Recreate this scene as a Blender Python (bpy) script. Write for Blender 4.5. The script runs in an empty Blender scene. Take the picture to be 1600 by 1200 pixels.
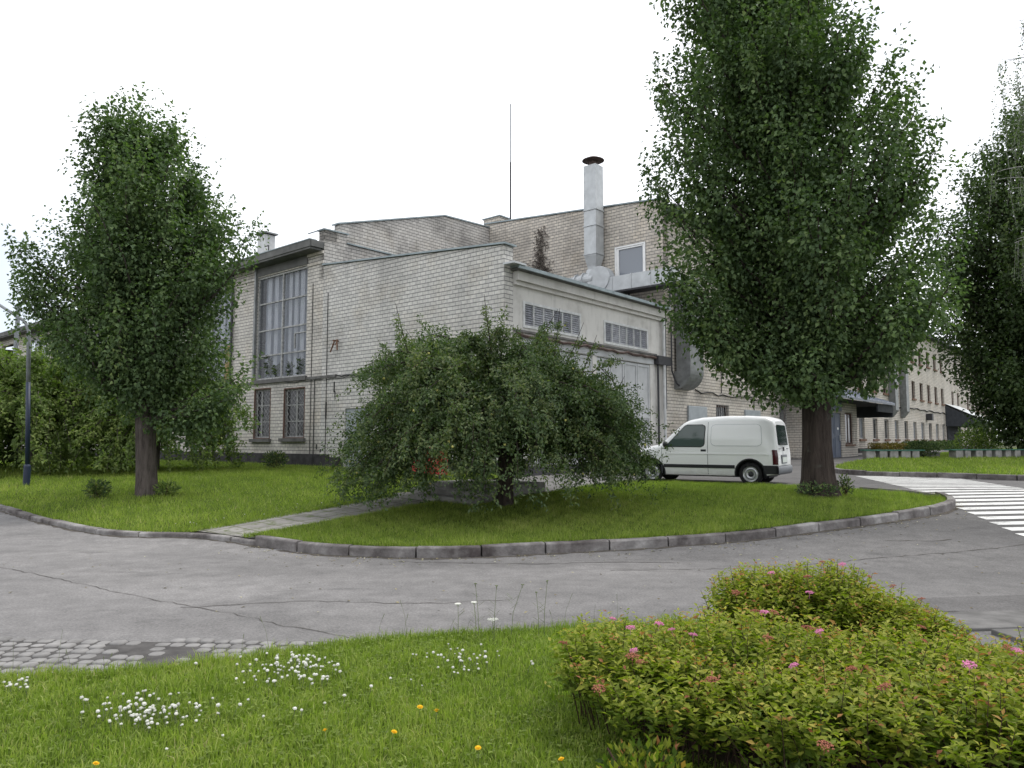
import bpy, math, random
import numpy as np
from mathutils import Vector, Matrix
from mathutils.geometry import delaunay_2d_cdt
R_ = math.radians
rng = np.random.default_rng(7)
random.seed(7)
scene = bpy.context.scene
col = scene.collection

# ------------------------------------------------------------------ camera, sky, sun, exposure
H = 1.70
cam_d = bpy.data.cameras.new("camera")
cam_d.sensor_width = 36.0
cam_d.lens = 36.0 * 1150 / 1600
cam_d.clip_start = 0.05
cam_d.clip_end = 3000
cam = bpy.data.objects.new("camera", cam_d)
col.objects.link(cam)
cam.location = (0, 0, H)
cam.rotation_euler = (R_(90) + math.atan(90 / 1150), 0, 0)
scene.camera = cam

SUN_AZ = R_(62)       # towards the right and a little behind the building (from +Y clockwise)
SUN_EL = R_(62)
world = bpy.data.worlds.new("World")
scene.world = world
world.use_nodes = True
wn = world.node_tree
wn.nodes.clear()
w_out = wn.nodes.new('ShaderNodeOutputWorld')
w_bg = wn.nodes.new('ShaderNodeBackground')
w_sky = wn.nodes.new('ShaderNodeTexSky')
w_sky.sky_type = 'NISHITA'
w_sky.sun_disc = False
w_sky.sun_elevation = SUN_EL
w_sky.sun_rotation = SUN_AZ
w_tc = wn.nodes.new('ShaderNodeTexCoord')
w_map = wn.nodes.new('ShaderNodeMapping')
w_map.inputs['Scale'].default_value = (1, 1, 3)
w_no = wn.nodes.new('ShaderNodeTexNoise')
w_no.inputs['Scale'].default_value = 2.2
w_no.inputs['Detail'].default_value = 6
w_rmp = wn.nodes.new('ShaderNodeValToRGB')
w_rmp.color_ramp.elements[0].position = 0.28
w_rmp.color_ramp.elements[0].color = (0.78, 0.78, 0.78, 1)
w_rmp.color_ramp.elements[1].position = 0.45
w_rmp.color_ramp.elements[1].color = (1, 1, 1, 1)
w_mix = wn.nodes.new('ShaderNodeMix')
w_mix.data_type = 'RGBA'
w_mix.inputs['B'].default_value = (11.6, 11.9, 12.5, 1)   # the overcast layer
w_bg.inputs['Strength'].default_value = 0.1
wn.links.new(w_tc.outputs['Generated'], w_map.inputs['Vector'])
wn.links.new(w_map.outputs['Vector'], w_no.inputs['Vector'])
wn.links.new(w_no.outputs['Fac'], w_rmp.inputs['Fac'])
w_dot = wn.nodes.new('ShaderNodeVectorMath'); w_dot.operation = 'DOT_PRODUCT'
w_nrm = wn.nodes.new('ShaderNodeVectorMath'); w_nrm.operation = 'NORMALIZE'
wn.links.new(w_tc.outputs['Generated'], w_nrm.inputs[0])
wn.links.new(w_nrm.outputs[0], w_dot.inputs[0])
w_dot.inputs[1].default_value = Vector((-0.66, 0.74, 0.12)).normalized()
w_gap = wn.nodes.new('ShaderNodeMapRange')
w_gap.inputs['From Min'].default_value = 0.965; w_gap.inputs['From Max'].default_value = 1.0
w_gap.inputs['To Min'].default_value = 1.0; w_gap.inputs['To Max'].default_value = 0.35
wn.links.new(w_dot.outputs['Value'], w_gap.inputs['Value'])
w_mul = wn.nodes.new('ShaderNodeMath'); w_mul.operation = 'MULTIPLY'
wn.links.new(w_rmp.outputs['Color'], w_mul.inputs[0]); wn.links.new(w_gap.outputs['Result'], w_mul.inputs[1])
wn.links.new(w_mul.outputs[0], w_mix.inputs['Factor'])
wn.links.new(w_sky.outputs['Color'], w_mix.inputs['A'])
wn.links.new(w_mix.outputs['Result'], w_bg.inputs['Color'])
wn.links.new(w_bg.outputs['Background'], w_out.inputs['Surface'])

sun_d = bpy.data.lights.new("sun", 'SUN')
sun_d.energy = 1.9
sun_d.angle = R_(14)
sun_d.color = (1.0, 0.96, 0.9)
sun = bpy.data.objects.new("sun", sun_d)
col.objects.link(sun)
sdir = Vector((math.sin(SUN_AZ) * math.cos(SUN_EL), math.cos(SUN_AZ) * math.cos(SUN_EL), math.sin(SUN_EL)))
sun.rotation_euler = sdir.to_track_quat('Z', 'Y').to_euler()
sun.location = (30, 20, 60)
scene.view_settings.view_transform = 'Standard'
scene.view_settings.look = 'None'
scene.view_settings.gamma = 1
scene.view_settings.use_curve_mapping = False
scene.view_settings.exposure = 0.36
scene.cycles.max_bounces = 6
scene.cycles.transparent_max_bounces = 12

# ------------------------------------------------------------------ layout constants
U = Vector((-0.7614, 0.6483)); U.normalize()       # along the left facade, going away to the left
V = Vector((0.6483, 0.7614)); V.normalize()        # along the right facade, going away to the right
NR = Vector((V.y, -V.x))                           # outward of right facades
NL = Vector((-V.x, -V.y))                          # outward of left facades
OL_ = Vector((-0.05, 22.0))                        # origin of the left facade line
CO = OL_ + U * 0.25                                # near corner of the annex


def g_(X, Y):
    q = Y + 0.2 * X
    t = np.clip((q - 11) / 9.0, 0, 1)
    return 0.58 * (t * t * (3 - 2 * t) * 0.5 + t * 0.5) + 0.01 * np.clip(q - 20, 0, 40)


def g(X, Y):
    return float(g_(np.float64(X), np.float64(Y)))


def P3(xy, z):
    return Vector((xy[0], xy[1], z))


# ------------------------------------------------------------------ materials
class NT:
    def __init__(self, name):
        self.m = bpy.data.materials.new(name)
        self.m.use_nodes = True
        self.t = self.m.node_tree
        self.t.nodes.clear()
        self.out = self.t.nodes.new('ShaderNodeOutputMaterial')
        self.bsdf = self.t.nodes.new('ShaderNodeBsdfPrincipled')
        self.link(self.bsdf.outputs[0], self.out.inputs['Surface'])

    def n(self, kind, **kw):
        nd = self.t.nodes.new(kind)
        for k, v in kw.items():
            if k in nd.inputs.keys() if hasattr(nd.inputs, 'keys') else False:
                nd.inputs[k].default_value = v
            else:
                setattr(nd, k, v)
        return nd

    def link(self, a, b):
        self.t.links.new(a, b)

    def ramp(self, src, stops):
        r = self.t.nodes.new('ShaderNodeValToRGB')
        e = r.color_ramp.elements
        while len(e) < len(stops):
            e.new(0.5)
        for i, (p, c) in enumerate(stops):
            e[i].position = p
            e[i].color = (c, c, c, 1) if isinstance(c, (int, float)) else (*c, 1)
        self.link(src, r.inputs['Fac'])
        return r.outputs['Color']

    def noise(self, scale, detail=4, vec=None, rough=0.55, dist=0.0):
        nd = self.t.nodes.new('ShaderNodeTexNoise')
        nd.inputs['Scale'].default_value = scale
        nd.inputs['Detail'].default_value = detail
        nd.inputs['Roughness'].default_value = rough
        nd.inputs['Distortion'].default_value = dist
        if vec is not None:
            self.link(vec, nd.inputs['Vector'])
        return nd.outputs['Fac']

    def coord(self, which='Object', scale=(1, 1, 1)):
        tc = self.t.nodes.new('ShaderNodeTexCoord')
        mp = self.t.nodes.new('ShaderNodeMapping')
        mp.inputs['Scale'].default_value = scale
        self.link(tc.outputs[which], mp.inputs['Vector'])
        return mp.outputs['Vector']

    def mix(self, fac, a, b, mode='MIX'):
        nd = self.t.nodes.new('ShaderNodeMix')
        nd.data_type = 'RGBA'
        nd.blend_type = mode
        for sock, val in ((nd.inputs['Factor'], fac), (nd.inputs['A'], a), (nd.inputs['B'], b)):
            if isinstance(val, (int, float)):
                sock.default_value = val if sock.type == 'VALUE' else (val, val, val, 1)
            elif isinstance(val, tuple):
                sock.default_value = (*val, 1)
            else:
                self.link(val, sock)
        return nd.outputs['Result']

    def base(self, c):
        s = self.bsdf.inputs['Base Color']
        if isinstance(c, tuple):
            s.default_value = (*c, 1)
        else:
            self.link(c, s)

    def set(self, rough=0.6, spec=0.4, metal=0.0, coat=0.0):
        b = self.bsdf
        b.inputs['Roughness'].default_value = rough
        b.inputs['Specular IOR Level'].default_value = spec
        b.inputs['Metallic'].default_value = metal
        b.inputs['Coat Weight'].default_value = coat

    def bump(self, h, strength=0.4, dist=0.02):
        b = self.t.nodes.new('ShaderNodeBump')
        b.inputs['Strength'].default_value = strength
        b.inputs['Distance'].default_value = dist
        self.link(h, b.inputs['Height'])
        self.link(b.outputs['Normal'], self.bsdf.inputs['Normal'])


def plain(name, c, rough=0.6, spec=0.4, metal=0.0, coat=0.0, var=0.25, scale=6.0, bump=0.0):
    t = NT(name)
    v = t.noise(scale, 5, t.coord())
    k = t.ramp(v, [(0.3, 1 - var), (0.7, 1.0)])
    t.base(t.mix(1.0, c, k, 'MULTIPLY'))
    t.set(rough, spec, metal, coat)
    if bump:
        t.bump(t.noise(scale * 6, 4, t.coord()), bump, 0.01)
    return t.m


def brick_mat(name, c1, c2, mortar, bw=0.26, rh=0.135, stain=0.5, seed=0.0, warm=(0.94, 0.88, 0.79)):
    t = NT(name)
    uv = t.coord('UV')
    b = t.t.nodes.new('ShaderNodeTexBrick')
    b.inputs['Scale'].default_value = 1
    b.inputs['Brick Width'].default_value = bw
    b.inputs['Row Height'].default_value = rh
    b.inputs['Mortar Size'].default_value = 0.013
    b.inputs['Mortar Smooth'].default_value = 0.25
    b.inputs['Bias'].default_value = 0.1
    b.inputs['Color1'].default_value = (*c1, 1)
    b.inputs['Color2'].default_value = (*c2, 1)
    b.inputs['Mortar'].default_value = (*mortar, 1)
    t.link(uv, b.inputs['Vector'])
    b2 = t.t.nodes.new('ShaderNodeTexBrick')      # the bed joints are deeper and darker than the upright ones
    b2.inputs['Scale'].default_value = 1
    b2.inputs['Brick Width'].default_value = 500
    b2.inputs['Row Height'].default_value = rh
    b2.inputs['Mortar Size'].default_value = 0.019
    b2.inputs['Mortar Smooth'].default_value = 0.4
    t.link(uv, b2.inputs['Vector'])
    mp = t.t.nodes.new('ShaderNodeMapping')
    mp.inputs['Location'].default_value = (seed, seed * 1.7, seed)
    t.link(uv, mp.inputs['Vector'])
    big = t.noise(0.45, 6, mp.outputs['Vector'], 0.62)
    k = t.ramp(big, [(0.30, 1 - stain * 0.55), (0.52, 1.0), (0.75, 0.92)])
    c = t.mix(1.0, b.outputs['Color'], k, 'MULTIPLY')
    c = t.mix(1.0, c, t.ramp(b2.outputs['Fac'], [(0.0, 1.0), (1.0, 0.60)]), 'MULTIPLY')
    mp2 = t.t.nodes.new('ShaderNodeMapping')
    mp2.inputs['Scale'].default_value = (1.6, 0.16, 1)
    t.link(mp.outputs['Vector'], mp2.inputs['Vector'])
    st = t.noise(1.0, 7, mp2.outputs['Vector'], 0.65, 0.3)
    c = t.mix(t.ramp(st, [(0.55, 0.0), (0.8, 0.55 * stain)]), c, (0.13, 0.125, 0.12))
    fine = t.noise(9, 3, uv)
    c = t.mix(1.0, c, t.ramp(fine, [(0.3, 0.82), (0.6, 1.05)]), 'MULTIPLY')
    wm = t.noise(0.8, 3, mp.outputs['Vector'])
    c = t.mix(t.ramp(wm, [(0.5, 0.0), (0.72, 0.5)]), c, t.mix(1.0, c, warm, 'MULTIPLY'))
    t.base(c)
    t.set(0.9, 0.2)
    inv = t.ramp(b.outputs['Fac'], [(0.0, 1.0), (1.0, 0.0)])
    t.bump(inv, 0.6, 0.012)
    return t.m


M = {}
M['brick'] = brick_mat('pale_silicate_brick', (0.665, 0.645, 0.61), (0.55, 0.535, 0.51), (0.37, 0.365, 0.365), seed=0)
M['brick_hall'] = brick_mat('pale_silicate_brick_hall', (0.65, 0.615, 0.56), (0.535, 0.505, 0.465), (0.34, 0.33, 0.325), seed=9, stain=0.6)
M['brick_tall'] = brick_mat('weathered_silicate_brick', (0.66, 0.60, 0.52), (0.52, 0.475, 0.42), (0.32, 0.31, 0.295), seed=21, stain=0.7)
M['brick_end'] = brick_mat('streaked_silicate_brick', (0.56, 0.54, 0.505), (0.46, 0.44, 0.415), (0.30, 0.29, 0.28), seed=33, stain=1.0)
M['brick_office'] = brick_mat('office_silicate_brick', (0.60, 0.555, 0.49), (0.51, 0.47, 0.42), (0.34, 0.325, 0.305), seed=45, stain=0.5)


def stucco():
    t = NT('dirty_cream_stucco')
    v = t.coord('UV')
    a = t.noise(0.9, 7, v, 0.65)
    c = t.ramp(a, [(0.25, (0.40, 0.385, 0.36)), (0.5, (0.57, 0.555, 0.53)), (0.75, (0.62, 0.605, 0.575))])
    s = t.t.nodes.new('ShaderNodeMapping')
    s.inputs['Scale'].default_value = (3, 0.4, 1)
    t.link(v, s.inputs['Vector'])
    k = t.noise(1.5, 6, s.outputs['Vector'], 0.6)
    c = t.mix(t.ramp(k, [(0.55, 0.0), (0.75, 0.5)]), c, (0.24, 0.235, 0.225))
    t.base(c)
    t.set(0.92, 0.15)
    t.bump(t.noise(30, 4, v), 0.3, 0.01)
    return t.m


M['stucco'] = stucco()
M['plinth'] = plain('tarred_plinth', (0.075, 0.072, 0.075), 0.9, 0.15, var=0.6, scale=2.5, bump=0.3)
M['coping'] = plain('grey_green_sheet_metal', (0.29, 0.345, 0.365), 0.5, 0.5, 0.2, var=0.35, scale=3)
M['roof'] = plain('dark_roofing_felt', (0.10, 0.10, 0.105), 0.85, 0.2, var=0.4, scale=1.5)
M['soffit'] = plain('stained_soffit_boards', (0.16, 0.16, 0.155), 0.85, 0.2, var=0.4, scale=2)
M['galv'] = plain('galvanised_sheet', (0.50, 0.52, 0.53), 0.45, 0.5, 0.35, var=0.25, scale=3)
M['galv_dark'] = plain('weathered_galvanised_sheet', (0.27, 0.28, 0.28), 0.55, 0.5, 0.4, var=0.4, scale=4)
M['rust'] = plain('rusty_sheet', (0.22, 0.13, 0.09), 0.8, 0.2, 0.1, var=0.5, scale=7)
M['rust_dark'] = plain('dark_rusty_pipe', (0.12, 0.085, 0.075), 0.8, 0.2, 0.1, var=0.5, scale=7)
M['dark_metal'] = plain('dark_painted_metal', (0.045, 0.045, 0.05), 0.6, 0.4, var=0.3, scale=8)
M['white_metal'] = plain('old_white_paint', (0.62, 0.63, 0.63), 0.6, 0.4, var=0.3, scale=5)
M['frame_old'] = plain('flaking_white_frame', (0.45, 0.45, 0.44), 0.75, 0.3, var=0.55, scale=9)
M['frame_brown'] = plain('brown_window_reveal', (0.16, 0.10, 0.08), 0.8, 0.2, var=0.4, scale=9)
M['upvc'] = plain('white_plastic_frame', (0.80, 0.80, 0.79), 0.35, 0.5, var=0.06, scale=4)
M['gate_grey'] = plain('pale_grey_gate_paint', (0.47, 0.48, 0.49), 0.6, 0.4, var=0.22, scale=2.5)
M['door_blue'] = plain('slate_blue_door_paint', (0.085, 0.11, 0.17), 0.5, 0.4, var=0.25, scale=3)
M['panel_grey'] = plain('grey_blue_panel_paint', (0.33, 0.36, 0.38), 0.6, 0.4, var=0.2, scale=3)
M['louvre'] = plain('grimy_louvre_slats', (0.38, 0.39, 0.43), 0.7, 0.3, var=0.5, scale=6)
M['louvre_pale'] = plain('dusty_louvre_slats', (0.52, 0.53, 0.57), 0.7, 0.3, var=0.5, scale=6)
M['concrete'] = plain('rough_concrete', (0.34, 0.33, 0.315), 0.9, 0.2, var=0.5, scale=4, bump=0.4)
M['concrete_dark'] = plain('damp_concrete', (0.17, 0.165, 0.16), 0.9, 0.2, var=0.5, scale=4, bump=0.4)
M['cable'] = plain('black_cable', (0.03, 0.03, 0.03), 0.7, 0.3, var=0.2)
M['curtain'] = plain('greyed_net_curtain', (0.84, 0.85, 0.87), 0.95, 0.1, var=0.2, scale=2.2)
M['curtain_fold_shade'] = plain('grey_fold_shade_net', (0.62, 0.65, 0.70), 0.95, 0.1, var=0.2, scale=2.2)
M['wood_ply'] = plain('ochre_plywood', (0.34, 0.24, 0.13), 0.8, 0.2, var=0.35, scale=4)
M['red_paint'] = plain('faded_red_paint', (0.52, 0.045, 0.05), 0.5, 0.4, var=0.25, scale=4)
M['green_paint'] = plain('dark_green_bench_paint', (0.045, 0.16, 0.115), 0.6, 0.4, var=0.3, scale=6)
M['blue_paint'] = plain('dark_blue_pole_paint', (0.016, 0.028, 0.060), 0.5, 0.4, var=0.35, scale=6)
M['grey_pole'] = plain('grey_pole_paint', (0.24, 0.26, 0.275), 0.6, 0.4, var=0.35, scale=6)
M['roof_blue'] = plain('blue_grey_roof_sheet', (0.21, 0.235, 0.29), 0.5, 0.4, 0.1, var=0.25, scale=3)
M['fascia_dark'] = plain('dark_fascia_boards', (0.06, 0.065, 0.075), 0.8, 0.2, var=0.3, scale=4)
M['shade_soil'] = plain('dark_shade_soil', (0.08, 0.065, 0.045), 0.95, 0.1, var=0.5, scale=8, bump=0.5)
M['vine'] = plain('dead_climber_stems', (0.19, 0.165, 0.145), 0.9, 0.1, var=0.4, scale=10)


def glass_mat(name, c, rough=0.05, trans=0.0):
    t = NT(name)
    t.base(c)
    t.set(rough, 0.6)
    if trans > 0:
        tr = t.t.nodes.new('ShaderNodeBsdfTransparent')
        tr.inputs['Color'].default_value = (0.93, 0.94, 0.96, 1)
        mx = t.t.nodes.new('ShaderNodeMixShader')
        mx.inputs[0].default_value = trans
        t.link(t.bsdf.outputs[0], mx.inputs[1])
        t.link(tr.outputs[0], mx.inputs[2])
        t.link(mx.outputs[0], t.out.inputs['Surface'])
    return t.m


M['glass_dark'] = glass_mat('dark_window_glass', (0.012, 0.014, 0.017), 0.1)
M['glass_dark'].node_tree.nodes['Principled BSDF'].inputs['Specular IOR Level'].default_value = 0.28
M['glass_clear'] = glass_mat('dusty_clear_glass', (0.22, 0.23, 0.25), 0.12, 0.80)
M['glass_blind'] = glass_mat('glass_over_grey_blind', (0.20, 0.22, 0.25), 0.1)
M['glass_van'] = glass_mat('van_window_glass', (0.018, 0.030, 0.028), 0.06)
M['glass_van'].node_tree.nodes['Principled BSDF'].inputs['Specular IOR Level'].default_value = 0.3


def asphalt(name, lo, hi):
    t = NT(name)
    v = t.coord()
    big = t.noise(0.28, 6, v, 0.6, 0.4)
    c = t.ramp(big, [(0.25, lo), (0.5, tuple((a + b) / 2 for a, b in zip(lo, hi))), (0.72, hi)])
    sx = t.t.nodes.new('ShaderNodeSeparateXYZ')
    t.link(v, sx.inputs[0])
    wob = t.noise(0.22, 5, t.coord('Object', (1, 1, 1)), 0.6)
    ma = t.t.nodes.new('ShaderNodeMath'); ma.operation = 'MULTIPLY_ADD'
    t.link(wob, ma.inputs[0]); ma.inputs[1].default_value = 9.0
    t.link(sx.outputs['X'], ma.inputs[2])
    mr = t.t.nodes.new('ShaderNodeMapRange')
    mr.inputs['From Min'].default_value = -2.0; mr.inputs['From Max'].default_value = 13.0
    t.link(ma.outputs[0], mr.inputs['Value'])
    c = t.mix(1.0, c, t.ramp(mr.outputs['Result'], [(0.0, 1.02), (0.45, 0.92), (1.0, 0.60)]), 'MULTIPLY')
    st = t.coord('Object', (0.35, 1.6, 1))
    wear = t.noise(0.5, 6, st, 0.6)
    c = t.mix(1.0, c, t.ramp(wear, [(0.3, 0.76), (0.5, 0.97), (0.68, 1.10)]), 'MULTIPLY')
    med = t.noise(3.5, 6, v, 0.7)
    c = t.mix(1.0, c, t.ramp(med, [(0.3, 0.74), (0.65, 1.08)]), 'MULTIPLY')
    fine = t.noise(38, 5, v, 0.85)
    c = t.mix(1.0, c, t.ramp(fine, [(0.3, 0.5), (0.52, 1.0), (0.72, 1.5)]), 'MULTIPLY')
    oil = t.noise(0.9, 5, t.coord('Object', (0.6, 1.3, 1)), 0.6, 0.8)
    c = t.mix(1.0, c, t.ramp(oil, [(0.60, 1.0), (0.72, 0.68)]), 'MULTIPLY')
    vo = t.t.nodes.new('ShaderNodeTexVoronoi')
    vo.inputs['Scale'].default_value = 3.0
    vo.feature = 'F1'
    t.link(v, vo.inputs['Vector'])
    speck = t.ramp(vo.outputs['Distance'], [(0.0, 1.0), (0.035, 0.0)])
    c = t.mix(t.mix(1.0, speck, 0.5, 'MULTIPLY'), c, (0.42, 0.40, 0.36))
    t.base(c)
    t.set(0.88, 0.3)
    t.bump(t.mix(0.5, fine, med), 0.5, 0.012)
    return t.m


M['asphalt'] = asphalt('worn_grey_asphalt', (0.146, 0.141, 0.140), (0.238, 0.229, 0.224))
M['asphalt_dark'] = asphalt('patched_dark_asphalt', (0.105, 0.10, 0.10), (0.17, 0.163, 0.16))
M['gutter'] = plain('grit_along_kerb', (0.11, 0.098, 0.085), 0.95, 0.1, var=0.5, scale=9, bump=0.5)
M['sett_bed'] = plain('gritty_sett_bed', (0.105, 0.10, 0.097), 0.95, 0.1, var=0.5, scale=6, bump=0.5)
M['crack'] = plain('crack_filled_with_soil', (0.105, 0.095, 0.088), 0.95, 0.1, var=0.4, scale=12)
M['cobble'] = plain('worn_grey_setts', (0.27, 0.262, 0.255), 0.85, 0.2, var=0.45, scale=5, bump=0.5)
_t = NT('worn_white_road_paint')
_v = _t.coord()
_n = _t.noise(3.2, 8, _v, 0.75)
_f = _t.noise(30, 4, _v, 0.8)
_w = _t.ramp(_t.mix(0.35, _n, _f), [(0.50, 0.0), (0.60, 0.75)])
_t.base(_t.mix(_w, _t.mix(1.0, (0.72, 0.72, 0.70), _t.ramp(_t.noise(0.8, 5, _v), [(0.3, 0.8), (0.7, 1.0)]), 'MULTIPLY'), (0.22, 0.215, 0.21)))
_t.set(0.75, 0.25)
M['paint_white'] = _t.m


def kerb_mat():
    t = NT('mossy_kerb_stone')
    v = t.coord()
    a = t.noise(0.8, 7, v, 0.7, 0.3)
    c = t.ramp(a, [(0.36, (0.075, 0.064, 0.062)), (0.50, (0.185, 0.172, 0.167)), (0.66, (0.36, 0.35, 0.34))])
    b = t.noise(5, 6, v, 0.7)
    c = t.mix(1.0, c, t.ramp(b, [(0.3, 0.6), (0.65, 1.1)]), 'MULTIPLY')
    t.base(c)
    t.set(0.9, 0.2)
    t.bump(t.noise(25, 5, v, 0.7), 0.6, 0.02)
    return t.m


M['kerb'] = kerb_mat()


def path_mat():
    t = NT('weedy_grey_paving')
    v = t.coord()
    b = t.t.nodes.new('ShaderNodeTexBrick')
    b.inputs['Scale'].default_value = 1
    b.inputs['Brick Width'].default_value = 0.5
    b.inputs['Row Height'].default_value = 0.5
    b.inputs['Mortar Size'].default_value = 0.018
    b.inputs['Color1'].default_value = (0.20, 0.192, 0.18, 1)
    b.inputs['Color2'].default_value = (0.24, 0.23, 0.215, 1)
    b.inputs['Mortar'].default_value = (0.11, 0.115, 0.075, 1)
    b.offset = 0.0
    mp = t.t.nodes.new('ShaderNodeMapping')
    mp.inputs['Rotation'].default_value = (0, 0, -R_(49.6))
    t.link(v, mp.inputs['Vector'])
    t.link(mp.outputs['Vector'], b.inputs['Vector'])
    n = t.noise(2.5, 6, v, 0.7)
    c = t.mix(1.0, b.outputs['Color'], t.ramp(n, [(0.3, 0.7), (0.65, 1.1)]), 'MULTIPLY')
    c = t.mix(t.ramp(t.noise(4, 6, v, 0.7), [(0.53, 0.0), (0.62, 0.8)]), c, (0.075, 0.10, 0.03))
    t.base(c)
    t.set(0.9, 0.2)
    t.bump(n, 0.4, 0.02)
    return t.m


M['path'] = path_mat()


def soil_grass(name, a, b):
    t = NT(name)
    v = t.coord()
    n = t.noise(1.3, 7, v, 0.65)
    c = t.ramp(n, [(0.3, a), (0.7, b)])
    c = t.mix(1.0, c, t.ramp(t.noise(28, 4, v, 0.7), [(0.3, 0.5), (0.7, 1.2)]), 'MULTIPLY')
    t.base(c)
    t.set(0.95, 0.1)
    t.bump(t.noise(40, 4, v, 0.7), 0.8, 0.03)
    return t.m


M['lawn'] = soil_grass('lawn_turf', (0.065, 0.10, 0.014), (0.10, 0.15, 0.024))
M['ground'] = soil_grass('rough_ground', (0.05, 0.065, 0.025), (0.085, 0.09, 0.05))


def leaf_mat(name, stops, trans=0.35, rough=0.5, spec=0.35, tcol=1.6):
    t = NT(name)
    at = t.t.nodes.new('ShaderNodeAttribute')
    at.attribute_name = 'tint'
    c = t.ramp(at.outputs['Fac'], stops)
    t.base(c)
    t.set(rough, spec)
    tr = t.t.nodes.new('ShaderNodeBsdfTranslucent')
    t.link(t.mix(1.0, c, (1.2 * tcol / 1.6, 1.6 * tcol / 1.6, 0.5), 'MULTIPLY'), tr.inputs['Color'])
    mx = t.t.nodes.new('ShaderNodeMixShader')
    mx.inputs[0].default_value = trans
    t.link(t.bsdf.outputs[0], mx.inputs[1])
    t.link(tr.outputs[0], mx.inputs[2])
    t.link(mx.outputs[0], t.out.inputs['Surface'])
    return t.m


M['leaf_poplar'] = leaf_mat('poplar_leaves', [(0.0, (0.042, 0.068, 0.036)), (0.5, (0.084, 0.130, 0.056)), (0.85, (0.142, 0.195, 0.078)), (1.0, (0.22, 0.265, 0.10))], 0.25, 0.7, 0.22)
M['leaf_apple'] = leaf_mat('apple_leaves', [(0.0, (0.030, 0.054, 0.022)), (0.5, (0.066, 0.105, 0.036)), (0.88, (0.145, 0.17, 0.058)), (1.0, (0.23, 0.24, 0.085))], 0.3)
M['leaf_light'] = leaf_mat('light_green_leaves', [(0.0, (0.065, 0.10, 0.032)), (0.55, (0.135, 0.185, 0.055)), (1.0, (0.25, 0.29, 0.09))], 0.35, 0.65, 0.25)
M['leaf_dark'] = leaf_mat('dark_leaves', [(0.0, (0.026, 0.044, 0.020)), (0.6, (0.054, 0.084, 0.032)), (1.0, (0.12, 0.155, 0.055))], 0.28, 0.65, 0.25)
M['leaf_birch'] = leaf_mat('birch_leaves', [(0.0, (0.06, 0.085, 0.045)), (1.0, (0.12, 0.15, 0.08))], 0.35)
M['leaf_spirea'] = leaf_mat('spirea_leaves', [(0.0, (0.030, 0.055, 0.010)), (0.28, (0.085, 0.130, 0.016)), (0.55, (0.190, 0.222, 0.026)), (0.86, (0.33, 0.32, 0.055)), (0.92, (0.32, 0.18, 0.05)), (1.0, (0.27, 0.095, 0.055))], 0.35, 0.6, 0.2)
M['grass'] = leaf_mat('grass_blades', [(0.0, (0.085, 0.125, 0.018)), (0.45, (0.195, 0.252, 0.048)), (0.8, (0.31, 0.355, 0.082)), (0.95, (0.33, 0.34, 0.11)), (1.0, (0.40, 0.34, 0.18))], 0.4, 0.5, 0.3)
M['hedge_rust'] = leaf_mat('bronze_hedge_leaves', [(0.0, (0.07, 0.06, 0.018)), (1.0, (0.17, 0.11, 0.03))], 0.3)


def bark(name, a, b):
    t = NT(name)
    v = t.coord('Object', (7, 7, 1.1))
    n = t.noise(1.6, 8, v, 0.7, 0.5)
    c = t.ramp(n, [(0.3, a), (0.52, b), (0.75, tuple(min(1, x * 1.5) for x in b))])
    c = t.mix(t.ramp(t.noise(3, 4, t.coord()), [(0.6, 0.0), (0.75, 0.5)]), c, (0.13, 0.135, 0.12))
    t.base(c)
    t.set(0.95, 0.1)
    t.bump(n, 1.0, 0.05)
    return t.m


M['bark'] = bark('furrowed_bark', (0.018, 0.014, 0.013), (0.055, 0.044, 0.038))
M['bark_grey'] = bark('grey_brown_bark', (0.030, 0.025, 0.022), (0.092, 0.078, 0.070))
M['bark_birch'] = bark('birch_bark', (0.06, 0.055, 0.05), (0.45, 0.44, 0.42))
M['twig'] = plain('red_brown_twigs', (0.075, 0.045, 0.035), 0.9, 0.2, var=0.3, scale=20)
M['stem_green'] = plain('green_stems', (0.15, 0.185, 0.085), 0.8, 0.2, var=0.3, scale=20)
M['pink'] = plain('pink_spirea_florets', (0.62, 0.22, 0.38), 0.8, 0.2, var=0.3, scale=60)
M['rust_head'] = plain('faded_spirea_heads', (0.33, 0.13, 0.085), 0.9, 0.1, var=0.4, scale=60)
M['petal_white'] = plain('white_florets', (0.70, 0.70, 0.64), 0.8, 0.2, var=0.3, scale=80)
M['petal_yellow'] = plain('yellow_petals', (0.85, 0.52, 0.02), 0.7, 0.2, var=0.2, scale=80)
M['fruit'] = plain('unripe_yellow_apples', (0.42, 0.40, 0.11), 0.4, 0.4, var=0.2, scale=30)
M['litter'] = leaf_mat('dry_fallen_leaves', [(0.0, (0.10, 0.075, 0.04)), (0.6, (0.26, 0.22, 0.12)), (1.0, (0.42, 0.40, 0.30))], 0.1)
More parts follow.
